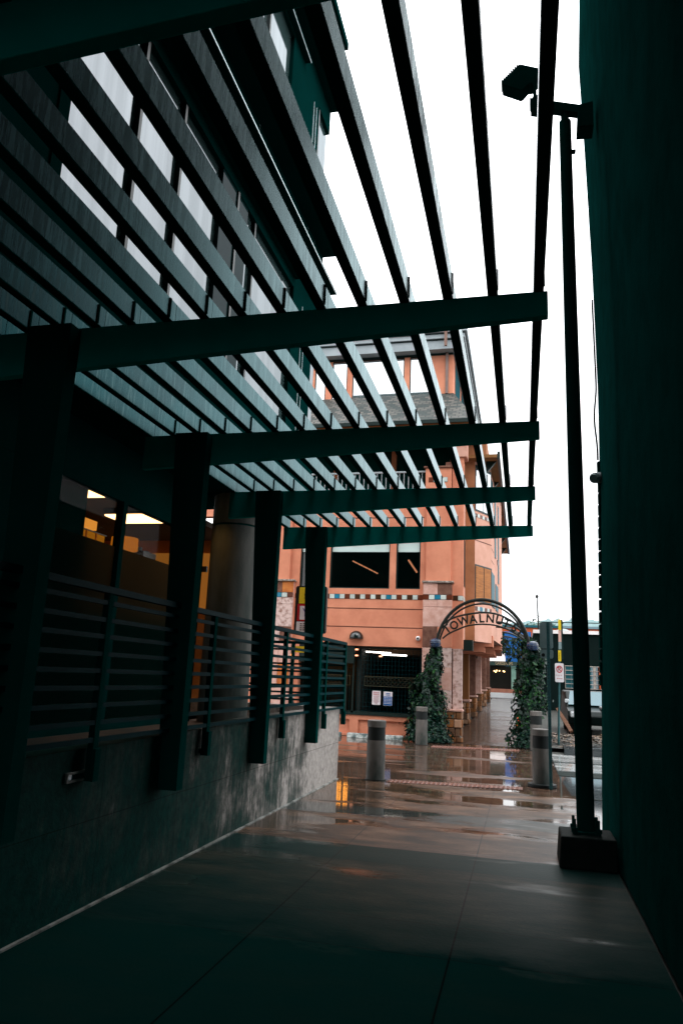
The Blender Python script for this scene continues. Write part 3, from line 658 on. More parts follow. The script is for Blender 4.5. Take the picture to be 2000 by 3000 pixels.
for i, (loc, s, lab) in enumerate(spots):
    o = b0 if i == 0 else copy_tree(b0)
    o.location = loc; o.scale = (1, 1, s); o['label'] = lab
near_b = [o for o in COL.objects if o.get('label', '').startswith('near bollard with a wide')][0]
MB().lathe((.284, 12.85, 0), [(.225, .008), (.225, .05), (.2, .055)], 32).build('foot', 'rubber', near_b, smooth=True)

# tactile strips, wheel stops, kerb
def tactile(name, x0, x1, y0, y1, lab, skew):
    t = thing(name, ((x0 + x1) / 2, (y0 + y1) / 2, 0), lab, 'tactile paving', 'tactile warning strips')
    vs = [(x0, y0, .006), (x1, y0 + skew, .006), (x1, y1 + skew, .006), (x0, y1, .006)]
    MB().add(vs, [(0, 1, 2, 3)]).build('strip_base', 'brick_red', t)
    m = MB(); nx = int((x1 - x0) / .07)
    for i in range(nx):
        for j in range(max(2, int((y1 - y0) / .07))):
            x = x0 + .035 + i * .07; y = y0 + .035 + j * .07 + skew * (x - x0) / (x1 - x0)
            m.lathe((x, y, .006), [(.024, 0), (.014, .012)], 6)
    m.build('dome', 'brick_red', t)['kind'] = 'stuff'
tactile('tactile_strip', -2.1, -.02, 12.0, 12.3, 'red tactile strip on the near side of the alley crossing', .3)
tactile('tactile_strip', -2.2, -.1, 18.6, 19.15, 'red tactile strip on the far side of the alley before the arch', .4)
for x0, x1, lab in ((-4.62, -3.95, 'left weathered concrete wheel stop below the garage opening'), (-3.85, -3.10, 'right weathered concrete wheel stop below the garage, behind the near bollard'), (-5.6, -4.8, 'concrete wheel stop mostly behind the terrace end')):
    o = MB().prism([(20.0, 0), (20.2, 0), (20.17, .12), (20.03, .12)], 0, x0, x1).build('wheel_stop', M.get('ws') or M.setdefault('ws', surf('wheel_stop_concrete', (.45, .47, .45), (.08, .11, .11), 6, .7, lo=.42, hi=.58)), bevel=.01)
    tag(o, lab, 'wheel stop', 'wheel stops in front of the garage')
o = MB().add([(.95, 19.2, .11), (9, 19.2, .11), (9, 21.0, .11), (1.0, 21.0, .11), (.95, 19.2, -.03), (9, 19.2, -.03)], [(0, 1, 2, 3), (4, 5, 1, 0)]).build('lot_kerb', 'lot'); struct(o)
mb = MB(); 
for i in range(2600):
    x = rnd.uniform(.6, 3.4); y = rnd.uniform(20.3, 24); z = gz(y) + .02 + .10 * noise.noise(Vector((x * 2, y * 2, 0))) + (.12 if y > 21 else .05)
    a = rnd.uniform(0, 6.28); s = rnd.uniform(.02, .06); u = Vector((math.cos(a), math.sin(a), rnd.uniform(-.4, .4))) * s; w = Vector((-math.sin(a), math.cos(a), rnd.uniform(-.4, .4))) * s * .4
    p = Vector((x, y, z)); mb.add([p - u - w, p + u - w, p + u + w, p - u + w], [(0, 1, 2, 3)])
o = mb.build('mulch', 'mulchchip'); tag(o, kind='stuff')
struct(sheet('mulch_bed', 'earth', .55, 4, (20.0, 21, 24.5), .06))
pk = MB().hexa([(1.02, 22.0, .75), (1.12, 22.0, .80), (1.12, 22.12, .80), (1.02, 22.12, .75)], [(1.0, 22, .98), (1.08, 22, .98), (1.08, 22.12, .98), (1.0, 22.12, .98)])
pk = MB().tube([(.93, 22.2, .97), (1.14, 22.0, .62), (1.28, 21.8, .38)], [.05, .075, .06], 4).build('timber', 'wood'); tag(pk, 'short weathered timber leaning by the mulch bed behind the sign pole', 'timber')

lm = MB()
for i in range(90):
    x = rnd.uniform(-2.7, .5); y = rnd.choice((rnd.uniform(7.5, 12), rnd.uniform(12, 19.5), rnd.uniform(17, 20))); a = rnd.uniform(0, 6.28); s_ = rnd.uniform(.012, .03)
    u = Vector((math.cos(a), math.sin(a), rnd.uniform(-.1, .3))) * s_; w_ = Vector((-math.sin(a), math.cos(a), rnd.uniform(-.1, .3))) * s_ * .6; q_ = Vector((x, y, .012 + s_ * .2))
    lm.add([q_ - u, q_ - w_, q_ + u, q_ + w_], [(0, 1, 2, 3)])
tag(lm.build('leaf_litter', 'mulchchip'), kind='stuff')
# ------------------------------------------------------------------ sign posts
def rrect(x0, x1, z0, z1, r, n=4):
    p = []
    for cx, cz, a0 in ((x1 - r, z1 - r, 0), (x0 + r, z1 - r, 90), (x0 + r, z0 + r, 180), (x1 - r, z0 + r, 270)):
        for i in range(n + 1):
            t = R(a0 + 90 * i / n); p.append((cx + r * math.cos(t), cz + r * math.sin(t)))
    return p
def plate(name, mat, par, x0, x1, z0, z1, y, th=.006, r=.02): return MB().prism(rrect(x0, x1, z0, z1, r), 1, y, y + th).build(name, mat, par)
sp = thing('sign_post', (.415, 12.6, 0), 'perforated teal steel post with two grey sign backs beside the near right bollard', 'sign')
M['galv'] = surf('galvanised_teal_post', (.03, .13, .14), (.02, .08, .09), 6, .4, .5, metal=.3)
m = MB()
for dx in (-.025, .017): m.box(.41 + dx, .41 + dx + .008, 12.58, 12.63, 0, 2.62)
m.box(.385, .435, 12.625, 12.633, 0, 2.62)
z = .02
while z < 2.6: m.box(.393, .427, 12.58, 12.586, z, z + .028); z += .05
m.build('perforated_post', 'galv', sp)
plate('sign_back', 'signback', sp, .28, .49, 2.185, 2.61, 12.66, r=.03)
plate('small_sign_back', 'signback', sp, .283, .49, 2.025, 2.17, 12.66, r=.03)
MB().cyl((.33, 12.655, 2.08), (.33, 12.665, 2.08), .028).build('sticker', 'black', sp)
np_ = thing('no_parking_sign', (.93, 21.0, 0), 'white no parking sign with red circle on a thin teal pole at the mulch bed', 'sign')
MB().cyl((.90, 21.03, 0), (1.0, 21.03, 3.35), .028, n=10).build('pole', 'galv', np_)
pl = plate('sign_plate', 'sign_white', np_, .845, 1.075, 1.69, 2.19, 20.97, r=.035)
ring = MB(); n = 40; vs = []
for i in range(n):
    t = 2 * math.pi * i / n
    for r in (.058, .08): vs.append((.96 + r * math.cos(t), 20.966, 2.03 + r * 1.2 * math.sin(t)))
ring.add(vs, [(2 * i, 2 * i + 1, (2 * i + 3) % (2 * n), (2 * i + 2) % (2 * n)) for i in range(n)])
a = R(45); d = Vector((math.cos(a) * .066, 0, -math.sin(a) * .078)); w = Vector((math.sin(a), 0, math.cos(a))) * .010; c0 = Vector((.96, 20.9645, 2.03))
ring.add([c0 - d - w, c0 + d - w, c0 + d + w, c0 - d + w], [(0, 1, 2, 3)])
ring.build('red_ring', 'red', pl)
lettering('letter_p', 'P', .15, 'black', pl, (.96, 20.968, 2.03), depth=.001)
ar = MB().box(.905, 1.015, 20.964, 20.968, 1.782, 1.79).prism([(.905, 1.772), (.905, 1.80), (.885, 1.786)], 1, 20.964, 20.968).prism([(1.015, 1.772), (1.015, 1.80), (1.035, 1.786)], 1, 20.964, 20.968)
ar.build('red_arrow', 'red', pl)
ft = MB()
for i, x in enumerate((.875, .915, .955, 1.0)): ft.box(x, x + .022, 20.964, 20.968, 1.86, 1.885)
ft.build('faded_words', surf('faded_red', (.55, .32, .35)), pl)
ys = thing('bus_stop_sign', (.99, 21.3, 2.2), 'narrow stacked sign in yellow, pink and grey above the no parking sign', 'sign')
MB().box(1.03, 1.075, 21.02, 21.05, 2.30, 3.36).build('mounting_rail', 'frame', ys)
for z0, z1, mt in ((3.08, 3.36, 'yellow'), (2.76, 3.07, 'stoneP'), (2.56, 2.75, 'signback')):
    box('sign_band', mt, ys, .955, 1.03, 20.975, 20.98, z0, z1)
box('lower_yellow_plate', 'yellow', ys, .94, 1.015, 20.975, 20.98, 2.24, 2.53)
box('dark_mark', 'black', ys, .97, .98, 20.97, 20.974, 2.28, 2.48)
sg = thing('warning_sign', (-4.25, 14.0, 0), 'dark panel sign in yellow, red and white half hidden behind the last pergola post', 'sign')
MB().prism(rrect(-4.39, -3.75, 2.40, 3.33, .05), 1, 14.0, 14.1).build('sign_box', 'black', sg)
rt = Matrix.Identity(4)
box('yellow_panel', 'yellow', sg, -4.31, -3.80, 13.985, 13.998, 2.98, 3.30)
box('red_panel', 'red', sg, -4.335, -3.80, 13.985, 13.998, 2.63, 2.97)
box('red_inset', 'sign_white', sg, -4.28, -3.84, 13.978, 13.984, 2.66, 2.93)
box('white_panel', 'sign_white', sg, -4.34, -3.80, 13.985, 13.998, 2.42, 2.62)
lettering('yellow_words', 'STA', .16, 'black', sg, (-4.12, 13.982, 3.12), sx=.62)
lettering('red_words', 'YI', .24, 'violet', sg, (-4.15, 13.975, 2.795), sx=.7)
m = MB()
for x in (-4.26, -4.2, -4.14, -4.06):
    for z in (2.57, 2.53, 2.49, 2.45): m.box(x, x + .035, 13.978, 13.984, z, z + .018)
m.build('small_print', 'black', sg)
MB().cyl((-4.05, 14.05, 0), (-4.05, 14.05, 2.42), .04).build('pole', 'steel', sg)
sg2 = MB().prism(rrect(-4.36, -4.05, 2.02, 2.14, .04), 1, 14.0, 14.01).build('yellow_tag', 'yellow', sg)
exec_after = []
# bicycle-like dark scooter seen through the bars
mc = thing('parked_scooter', (-4.6, 17.5, 0), 'dark parked scooter with silver parts seen through the terrace railing', 'scooter')
MB().tube([(-4.95, 17.5, .35), (-4.7, 17.5, .42), (-4.4, 17.5, .40), (-4.25, 17.45, .9), (-4.28, 17.45, 1.05)], [.06, .10, .09, .05, .03], 8).build('frame', 'jar', mc, smooth=True)
for x in (-5.05, -4.2):
    MB().cyl((x, 17.46, .28), (x, 17.54, .28), .26, n=28).build('wheel', 'rubber', mc)
MB().tube([(-5.05, 17.5, .72), (-4.8, 17.5, .76), (-4.55, 17.5, .70)], [.06, .09, .05], 8).build('seat', 'rubber', mc, smooth=True)
MB().tube([(-4.3, 17.2, 1.06), (-4.28, 17.45, 1.05), (-4.3, 17.7, 1.06)], .018, 6).build('handlebar', 'silver', mc)
MB().cyl((-4.18, 17.42, .85), (-4.12, 17.42, .84), .06).build('headlight', 'silver', mc)
mc.location.x -= 1.15

# ------------------------------------------------------------------ salmon corner building
F = 20.7
sb = thing('corner_building', (-4, 24, 0), 'salmon stucco building with tile bands, stone piers and arcade across the alley', 'building')
def B(name, mat, *a, par=None, bevel=0): return MB().box(*a).build(name, mat, par or sb, bevel=bevel)
GL, GR = -6.3, -2.71
B('low_wall', 'stucco', GL, GR, F + .06, F + .3, 0, .56)
m = MB()
for a, b in ((-6.3, -5.9), (-5.0, -4.86), (-4.64, -4.45), (-3.0, -2.71)): pass
m.box(GL, GR, F, F + .06, .44, .56).box(GL, GR, F, F + .06, 0, .06)
for a, b in ((-6.3, -6.1), (-5.35, -5.15), (-4.72, -4.47), (-2.95, -2.71)): m.box(a, b, F, F + .06, .06, .44)
m.build('low_wall_frame', 'stucco', sb)
B('low_wall_cap', M['gutter'], GL, GR, F - .03, F + .3, .565, .61)
# wall above garage, split for window openings
B('wall', 'stucco', -7.3, -1.6, F, F + .3, 2.47, 4.11)
for a, b in ((-7.3, -6.41), (-5.62, -5.49), (-3.70, -3.52), (-2.81, -1.6)): B('wall', 'stucco', a, b, F, F + .3, 4.11, 5.62)
B('wall', 'stucco', -7.3, -1.6, F, F + .3, 5.62, 6.95)
B('wall', 'stucco', -6.5, GL, F, F + .3, .0, 2.47)
for z in (3.005, 3.53, 6.2): MB().box(-6.5, -2.72, F - .004, F - .001, z - .012, z + .012).build('joint_line', 'groove', sb)
def tiles(x0, x1, y, z0, z1, seq, nm='tile_band'):
    n = len(seq); w = (x1 - x0) / n
    t = B(nm, 'groove', x0, x1, y - .006, y - .001, z0 - .008, z1 + .008)
    for c, mt in (('W', 'tileW'), ('B', 'tileB'), ('R', 'tileR'), ('D', 'tileD')):
        m = MB(); k = 0
        for i, s in enumerate(seq):
            if s == c: m.box(x0 + i * w + .006, x0 + (i + 1) * w - .006, y - .014, y - .005, z0, z1); k += 1
        if k: m.build({'W': 'white_tiles', 'B': 'blue_tiles', 'R': 'brown_tiles', 'D': 'dark_tiles'}[c], mt, t)
tiles(-5.455, -2.715, F, 3.81, 3.935, 'WBWRWDWRWDWBWRWDWR')
tiles(-6.5, -5.455, F, 3.81, 3.935, 'RWDWBWR')
def win(x0, x1, z0, z1, blind=True):
    w = B('window', 'winglass', x0, x1, F + .13, F + .135, z0, z1)
    m = MB().box(x0, x0 + .035, F + .07, F + .13, z0, z1).box(x1 - .035, x1, F + .07, F + .13, z0, z1).box(x0 + .035, x1 - .035, F + .07, F + .13, z0, z0 + .04).box(x0 + .035, x1 - .035, F + .07, F + .13, z1 - .04, z1)
    m.build('frame', 'frame', w)
    if blind: MB().box(x0 + .04, x1 - .04, F + .10, F + .125, 5.2, z1 - .04).build('blind', 'blind', w)
win(-6.41, -5.62, 4.11, 5.62); win(-5.49, -3.70, 4.11, 5.62); win(-3.52, -2.81, 4.11, 5.62)
B('interior', M['jar'], -7.2, -1.8, F + 3.0, F + 3.1, 2.7, 6.9)
B('interior_floor', M['jar'], -7.2, -1.8, F + .3, F + 3.0, 2.62, 2.7)
B('interior_ceiling', M['jar'], -7.2, -1.8, F + .3, F + 3.0, 6.6, 6.7)
def strip(name, p, q, r, mat, lab):
    t = thing(name, tuple((Vector(p) + Vector(q)) / 2), lab, 'ceiling light')
    nseg = 5 if name == 'strip_light' else 1
    for k in range(nseg):
        a_, b_ = Vector(p).lerp(Vector(q), k / nseg), Vector(p).lerp(Vector(q), (k + (.82 if nseg > 1 else 1)) / nseg)
        MB().cyl(a_, b_, r, n=8).build('lamp_tube', mat, t)
    off = Vector((0, 0, r + .012)); MB().cyl(Vector(p) + off, Vector(q) + off, .01, n=6).build('lamp_rail', 'jar', t)
strip('strip_light', (-5.1, 22.0, 5.12), (-4.45, 22.9, 4.85), .022, 'tube_o', 'dashed orange strip light behind the wide upstairs window')
strip('strip_light', (-3.35, 22.0, 5.15), (-3.17, 22.6, 4.86), .03, 'tube_o', 'short orange strip light behind the narrow upstairs window')
# stone piers
def stonepier(x0, x1, seq, yf):
    t = B('stone_pier', 'stoneP', x0 + .02, x1 - .02, yf + .02, F + .02, 0, 4.27)
    for z0, z1, cells in seq:
        n = len(cells); w = (x1 - x0) / n
        for i, mt in enumerate(cells):
            j = rnd.uniform(0, .012)
            MB().box(x0 + i * w + .004, x0 + (i + 1) * w - .004, yf - j, yf + .03, z0 + .004, z1 - .004).build('stone_block', mt, t, bevel=.006)
    MB().box(x0 - .03, x1 + .03, yf - .05, F, 4.275, 4.33).build('stone_cap', surf('cap_stone', (.45, .38, .34), (.1, .08, .06), 12, .8), t, bevel=.01)
    return t
YP = F - .16
stonepier(-2.70, -1.88, ((3.945, 4.27, ('stoneP', 'stoneB')), (3.60, 3.80, ('stoneP', 'stoneP')), (3.05, 3.60, ('stoneP',)), (2.48, 3.05, ('stoneB', 'stucco')), (1.95, 2.48, ('stoneP', 'stoneW')), (1.35, 1.95, ('stoneP',)), (.85, 1.35, ('stoneW',))), YP)
tiles(-2.70, -1.88, YP, 3.81, 3.935, 'RWBWR', 'pier_tiles')
tiles(-1.88, -1.6, F, 3.81, 3.935, 'DW', 'corner_tiles')
stonepier(-7.22, -6.52, ((3.945, 4.27, ('stoneB', 'stoneO')), (3.60, 3.80, ('stoneW', 'stoneW')), (2.95, 3.60, ('stoneW',)), (2.5, 2.95, ('stoneW', 'stoneB')), (1.9, 2.5, ('stoneP', 'stoneP')), (1.3, 1.9, ('stoneP', 'stoneO')), (.05, 1.3, ('stoneP',))), YP)
tiles(-7.22, -6.52, YP, 3.81, 3.935, 'WBWR', 'pier_tiles')
B('pilaster', 'stucco', -2.64, -1.94, F - .10, F - .001, 4.34, 6.8)
B('pilaster', 'stucco', -7.26, -6.69, F - .10, F - .001, 4.34, 6.8)
# rubble base of corner pier
def rubble(x0, x1, y0, y1, z0, z1, nm='rubble_base', seed=1):
    r2 = random.Random(seed); m = MB(); z = z0
    while z < z1 - .05:
        h = min(r2.uniform(.13, .24), z1 - z); x = x0
        for face in (0, 1):
            u0, u1 = (x0, x1) if face == 0 else (y0, y1); u = u0
            while u < u1 - .03:
                w = min(r2.uniform(.14, .32), u1 - u); o = r2.uniform(-.01, .03)
                if face == 0: m.box(u + .008, u + w - .008, y0 - o, y0 + .1, z + .008, z + h - .008)
                else: m.box(x1 - .1, x1 + o, u + .008, u + w - .008, z + .008, z + h - .008)
                u += w
        z += h
    m.box(x0 + .02, x1 - .02, y0 + .02, y1 - .02, z0, z1)
    return m
M['rub'] = leafmat('rubble_stones', (.30, .11, .03), (.09, .05, .03), (.42, .24, .15))
rubble(-2.72, -1.60, YP - .03, F + .25, 0, .80).build('rubble_base', 'rub', sb, bevel=.02)
B('pier_ledge', 'stoneP', -2.74, -1.58, YP - .06, F + .3, .80, .85, bevel=.01)
B('corner_pier', 'stoneW', -1.86, -1.62, F, F + .26, .85, 2.47)
# left balcony recess
B('left_wall', 'stucco', -12, -7.3, F, F + .3, 0, 3.35)
B('left_recess', 'fac_dark', -12, -7.3, F + 1.2, F + 1.3, 3.35, 6.3)
B('left_wall', 'stucco', -12, -7.3, F, F + .3, 6.3, 6.95)
t = B('balcony_floor', 'gutter', -12, -7.3, F - .1, F + 1.2, 3.36, 3.44)
m = MB().box(-12, -7.32, F - .06, F - .02, 4.10, 4.15)
for i in range(30): m.box(-7.42 - i * .13, -7.40 - i * .13, F - .05, F - .03, 3.44, 4.10)
m.build('balustrade', M['grey_trim'], t)
# garage interior behind grille
gi = B('garage_interior', 'garage_room', -9, -1.9, F + 7, F + 7.1, 0, 2.9)
MB().box(-9, -8.9, F + .3, F + 7, 0, 2.9).box(-2.5, -2.42, F + .3, F + 7, 0, 2.9).build('garage_side', 'garage_room', gi)
MB().box(-8.9, -2.5, F + .3, F + 7, 2.55, 2.62).build('garage_ceiling', 'garage_room', gi)
gb = MB()
for y in (F + 1.4, F + 2.4, F + 3.4, F + 4.4, F + 5.4): gb.box(-8.9, -2.5, y, y + .35, 2.3, 2.55)
gb.build('garage_beam', 'garage_warm', gi)
for p, q, lab in (((-4.62, F + .9, 2.34), (-3.75, F + .9, 2.32), 'long white tube light in the garage opening, middle one'), ((-4.05, F + 1.0, 2.28), (-3.3, F + 1.0, 2.27), 'long white tube light in the garage opening, rightmost'), ((-5.2, F + 1.0, 2.40), (-4.6, F + 1.0, 2.40), 'short warm tube light in the garage opening, leftmost'),
                  ((-5.6, F + 3.0, 2.28), (-4.4, F + 3.0, 2.28), 'tube light deep in the garage, seen only in the puddle')):
    strip('garage_tube', p, q, .022, 'tube' if 'white' in lab else 'tube_o', lab)
for i in range(5):
    strip('garage_lamp', (-7.8, 23.4 + i * .95, 2.22), (-.2275 * (23.4 + i * .95), 23.4 + i * .95, 2.22), .035, emit('amber_tube%d' % i, (1, .36, .05), 5), ('nearest', 'second', 'third', 'fourth', 'deepest')[i] + ' of the amber lamps across the left garage bay')
B('lamp_screen', 'gutter', GL, -4.67, F + .03, F + .14, 1.97, 2.47)  # added dark screen hiding the amber lamps from direct view
gr = thing('garage_grille', (-4.5, F + .2, 1.5), 'dark metal mesh grille filling the garage opening with ornate gold panel', 'grille')
m = MB()
x = GL
while x < GR: m.box(x, x + .008, F + .20, F + .208, .61, 2.47); x += .10
for i in range(16): z = .68 + i * .115; m.box(GL, GR, F + .209, F + .215, z, z + .006)
m.build('mesh', 'steel_blue', gr)
m = MB()
for x in (-4.92, -4.72, -2.76): m.box(x, x + .05, F + .16, F + .19, .61, 2.47)
m.box(GL, GR, F + .16, F + .19, .61, .66).box(GL, GR, F + .16, F + .19, 2.40, 2.46)
m.build('grille_frame', 'gutter', gr)
gold = surf('dull_gold', (.06, .05, .022), rough=.5)
m = MB()
for x0, x1 in ((-4.36, -2.78), (-5.6, -4.78)):
    m.box(x0, x1, F + .15, F + .158, 1.625, 1.637).box(x0, x1, F + .15, F + .158, 1.36, 1.372).box(x0, x0 + .01, F + .15, F + .158, 1.372, 1.625).box(x1 - .01, x1, F + .15, F + .158, 1.372, 1.625)
    x = x0 + .06
    while x < x1 - .08:
        n = 10; pts = [(x + .05 + .045 * math.cos(2 * math.pi * i / n), F + .154, 1.56 + .045 * math.sin(2 * math.pi * i / n)) for i in range(n + 1)]
        m.tube(pts, .004, 4)
        m.tube([(x, F + .154, 1.45), (x + .03, F + .154, 1.40), (x + .07, F + .154, 1.40), (x + .1, F + .154, 1.45), (x + .05, F + .154, 1.50), (x, F + .154, 1.45)], .004, 4)
        x += .115
m.build('ornate_panel', gold, gr)
# notices on grille
s1 = thing('parking_notice', (-4.0, F + .1, 1.03), 'white notice reading RESERVED PARKING on the garage grille', 'sign', 'notices on the garage grille')
plate('notice_plate', 'sign_white', s1, -4.115, -3.875, .86, 1.24, F + .10, r=.02)
lettering('red_words', 'RESERVED', .052, 'red', s1, (-3.995, F + .097, 1.19), sx=.75, depth=.001)
lettering('red_words', 'PARKING', .055, 'red', s1, (-3.995, F + .097, 1.135), sx=.8, depth=.001)
m = MB()
for i in range(7):
    z = 1.08 - i * .032; w = (.085, .07, .08, .06, .08, .05, .03)[i]; m.box(-3.995 - w, -3.995 + w, F + .095, F + .098, z, z + .011)
m.build('small_print', surf('faded_print', (.5, .25, .28)), s1)
s2 = thing('rules_notice', (-3.65, F + .1, 1.03), 'blue and white printed notice right of the parking notice on the grille', 'sign', 'notices on the garage grille')
plate('notice_plate', 'sign_white', s2, -3.79, -3.54, .85, 1.23, F + .10, r=.006)
box('blue_field', 'blue', s2, -3.785, -3.545, F + .094, F + .099, .86, 1.10)
m = MB()
for i in range(5):
    z = 1.06 - i * .04
    for j in range(4): m.box(-3.765 + j * .055, -3.765 + j * .055 + .035, F + .09, F + .093, z, z + .014)
m.build('white_print', 'sign_white', s2)
m = MB()
for i in range(2): m.box(-3.72, -3.61, F + .092, F + .098, 1.13 + i * .045, 1.15 + i * .045)
m.build('blue_print', 'blue', s2)
wl = thing('wall_lamp', (-4.61, F, 2.75), 'black dome wall lamp above the garage opening', 'wall lamp')
MB().sphere((-4.61, F - .02, 2.70), .20, 28, 12, .95, 0, 90).build('dome', surf('gloss_black', (.005, .012, .012), rough=.15, spec=.7), wl, smooth=True)
MB().lathe((-4.61, F - .02, 0), [(.2, 2.66), (.2, 2.70)], 28).build('rim', 'jar', wl, smooth=True)
wc = thing('dome_camera', (-2.83, F, 2.72), 'white round security camera left of the stone pier', 'camera')
MB().sphere((-2.83, F - .04, 2.72), .068, 18, 12).build('shell', 'white', wc, smooth=True)
MB().sphere((-2.835, F - .085, 2.72), .034, 14, 10).build('lens', 'jar', wc, smooth=True)
# third storey: balcony recess with pier
t = B('balcony_floor', 'stucco', -7.3, -1.6, F + .3, F + 1.6, 6.80, 6.94)
B('recess_wall', 'fac_dark', -12, -1.95, F + 1.6, F + 1.7, 6.95, 9.0)
B('recess_post', 'stucco_dk', -4.0, -3.85, F + 1.5, F + 1.59, 6.95, 9.0)
B('recess_post', 'stucco_dk', -5.9, -5.75, F + 1.5, F + 1.59, 6.95, 9.0)
bp = B('balcony_pier', 'stucco', -2.69, -1.94, F - .1, F + .25, 6.95, 7.66)
MB().box(-2.74, -1.9, F - .15, F + .28, 7.661, 7.71).build('pier_cap', 'stoneB', bp, bevel=.01)
tiles(-2.60, -2.05, F - .1, 7.24, 7.37, 'RWBW', 'pier_tiles')
m = MB().box(-7.3, -2.69, F + .05, F + .10, 7.58, 7.63).box(-7.3, -2.69, F + .06, F + .09, 7.02, 7.05)
x = -7.28
while x < -2.72: m.box(x, x + .02, F + .06, F + .08, 7.05, 7.58); x += .135
m.build('balustrade', M['grey_trim'], sb)
B('corner_column', 'stucco', -1.92, -1.60, F, F + .4, 6.95, 8.0)
B('corner_capital', 'stucco_lt', -1.98, -1.50, F - .06, F + .5, 8.0, 8.55)
B('storey_beam', 'fac_dark', -9, -1.6, F + .0, F + .3, 8.56, 8.98)
# pent roof with slate shingles
def roofmesh(name, quads, par):
    me = bpy.data.meshes.new(name); off = par.location
    vs = []; fs = []; uvs = []
    for q in quads:
        o = len(vs); vs += [Vector(p) - off for p in q]; fs.append(tuple(range(o, o + len(q))))
        u = (Vector(q[1]) - Vector(q[0])).normalized(); nrm = u.cross(Vector(q[-1]) - Vector(q[0])).normalized(); w = nrm.cross(u)
        uvs += [((Vector(p) - Vector(q[0])).dot(u) + rnd.random() * 0, (Vector(p) - Vector(q[0])).dot(w)) for p in q]
    me.from_pydata(vs, [], fs); uvl = me.uv_layers.new(name='UVMap')
    for i, l in enumerate(me.loops): uvl.data[i].uv = uvs[l.vertex_index]
    me.materials.append(M['shingle']); o = bpy.data.objects.new(name, me); COL.objects.link(o); o.parent = par; return o
EZ, EY, EX = 9.03, F - .4, -1.22
rf = roofmesh('pent_roof', [((-9, EY, EZ), (EX, EY, EZ), (-2.05, 22.2, 10.62), (-9, 22.2, 10.62)), ((EX, EY, EZ), (EX, 34, EZ), (-2.05, 34, 10.62), (-2.05, 22.2, 10.62))], sb)
MB().box(-9, EX, EY - .06, EY - .002, EZ - .1, EZ + .01).box(EX + .001, EX + .06, EY - .06, 34, EZ - .1, EZ + .01).build('roof_gutter', 'gutter', rf)
B('eave_soffit', 'soffit', -9, EX, EY, F + .0, EZ - .06, EZ - .03)
# penthouse
PY = 22.2
pw = B('penthouse', 'stucco', -9, -2.07, PY + .1, PY + 12, 10.0, 12.0)
for a, b in ((-9, -6.7), (-6.32, -6.1), (-5.58, -5.40), (-3.66, -3.48), (-2.78, -2.07)): B('penthouse_pier', 'stucco', a, b, PY, PY + .1, 10.0, 11.95)
B('penthouse_pier', 'stucco', -6.1, -5.58, PY, PY + .1, 10.0, 10.6)
for a, b in ((-6.7, -6.32), (-6.1, -5.58), (-5.40, -3.66), (-3.48, -2.78)):
    w = B('penthouse_window', 'pentglass', a, b, PY + .04, PY + .08, 10.62, 11.92)
    MB().box(a, a + .03, PY + .005, PY + .039, 10.62, 11.92).box(b - .03, b, PY + .005, PY + .039, 10.62, 11.92).build('frame', 'frame', w)
B('window_head', 'frame', -9, -2.07, PY - .01, PY + .1, 11.955, 12.02)
B('fascia', 'grey_trim', -9, -1.75, PY - .32, PY + 12, 12.03, 12.32)
B('fascia_line', 'frame', -9, -1.74, PY - .33, PY + 12, 12.325, 12.36)
B('fascia', 'grey_trim', -9, -1.68, PY - .40, PY + 12, 12.365, 12.50)
B('fascia_line', 'frame', -9, -1.67, PY - .41, PY + 12, 12.505, 12.54)
B('fascia', 'grey_trim', -9, -1.60, PY - .48, PY + 12, 12.545, 12.75)
for a, b in ((PY + .7, PY + 2.5), (PY + 3.2, PY + 6), (PY + 6.6, PY + 10)): B('side_window', 'tealglass', -2.068, -2.05, a, b, 10.7, 11.9)
ds = thing('downspout', (-2.26, PY - .05, 11), 'grey square downspout on the penthouse corner', 'downspout')
MB().box(-2.31, -2.22, PY - .07, PY - .005, 10.6, 12.02).build('pipe', surf('taupe_pipe', (.22, .15, .13), rough=.5), ds)
MB().box(-2.31, -2.22, PY - .56, PY - .485, 12.03, 12.76).build('upper_pipe', surf('taupe_pipe2', (.22, .12, .09), rough=.5), ds)
# oblique bays along the side
def bay(P1, P2, depth=2.0, z0=2.74, z1=8.1, mats=('stucco_lt', 'stucco_dk')):
    P1, P2 = Vector(P1), Vector(P2)
    m = MB().add([(P1[0], P1[1], z0), (P2[0], P2[1], z0), (P2[0], P2[1], z1), (P1[0], P1[1], z1)], [(0, 1, 2, 3)])
    o = MB().prism([(P1[0], P1[1]), (P2[0], P2[1]), (-2.2, P2[1] + .6), (-2.2, P1[1])], 2, z0, z1).build('side_bay', mats[0], sb)
    d = (P2 - P1); L = d.length; d.normalize(); nn = Vector((d[1], -d[0]))
    def on(name, mat, u0, u1, za, zb, o0=.001, o1=.02):
        a = P1 + d * (u0 * L); b = P1 + d * (u1 * L)
        pts = [a + nn * o0, b + nn * o0, b + nn * o1, a + nn * o1]
        return MB().hexa([(p[0], p[1], za) for p in pts], [(p[0], p[1], zb) for p in pts]).build(name, mat, o)
    return on
P1, P2 = (-1.32, 21.5), (-.885, 22.44)
on = bay(P1, P2, mats=('stucco_lt', 'x'))
w = on('window', 'frame', .0, 1.0, 3.88, 4.97, .001, .012)
on('wood_blind', 'brownblind', .03, .48, 3.92, 4.92, .013, .02); on('wood_blind', 'brownblind', .53, .93, 3.92, 4.92, .013, .02)
on('upper_window', 'frame', .0, .98, 6.58, 8.0, .001, .012); on('pane', 'pentglass', .03, .42, 6.63, 7.9, .013, .02); on('pane', 'pentglass', .46, .92, 6.63, 7.9, .013, .02)
on('joint_line', 'groove', 0, 1, 5.68, 5.70, .001, .005)
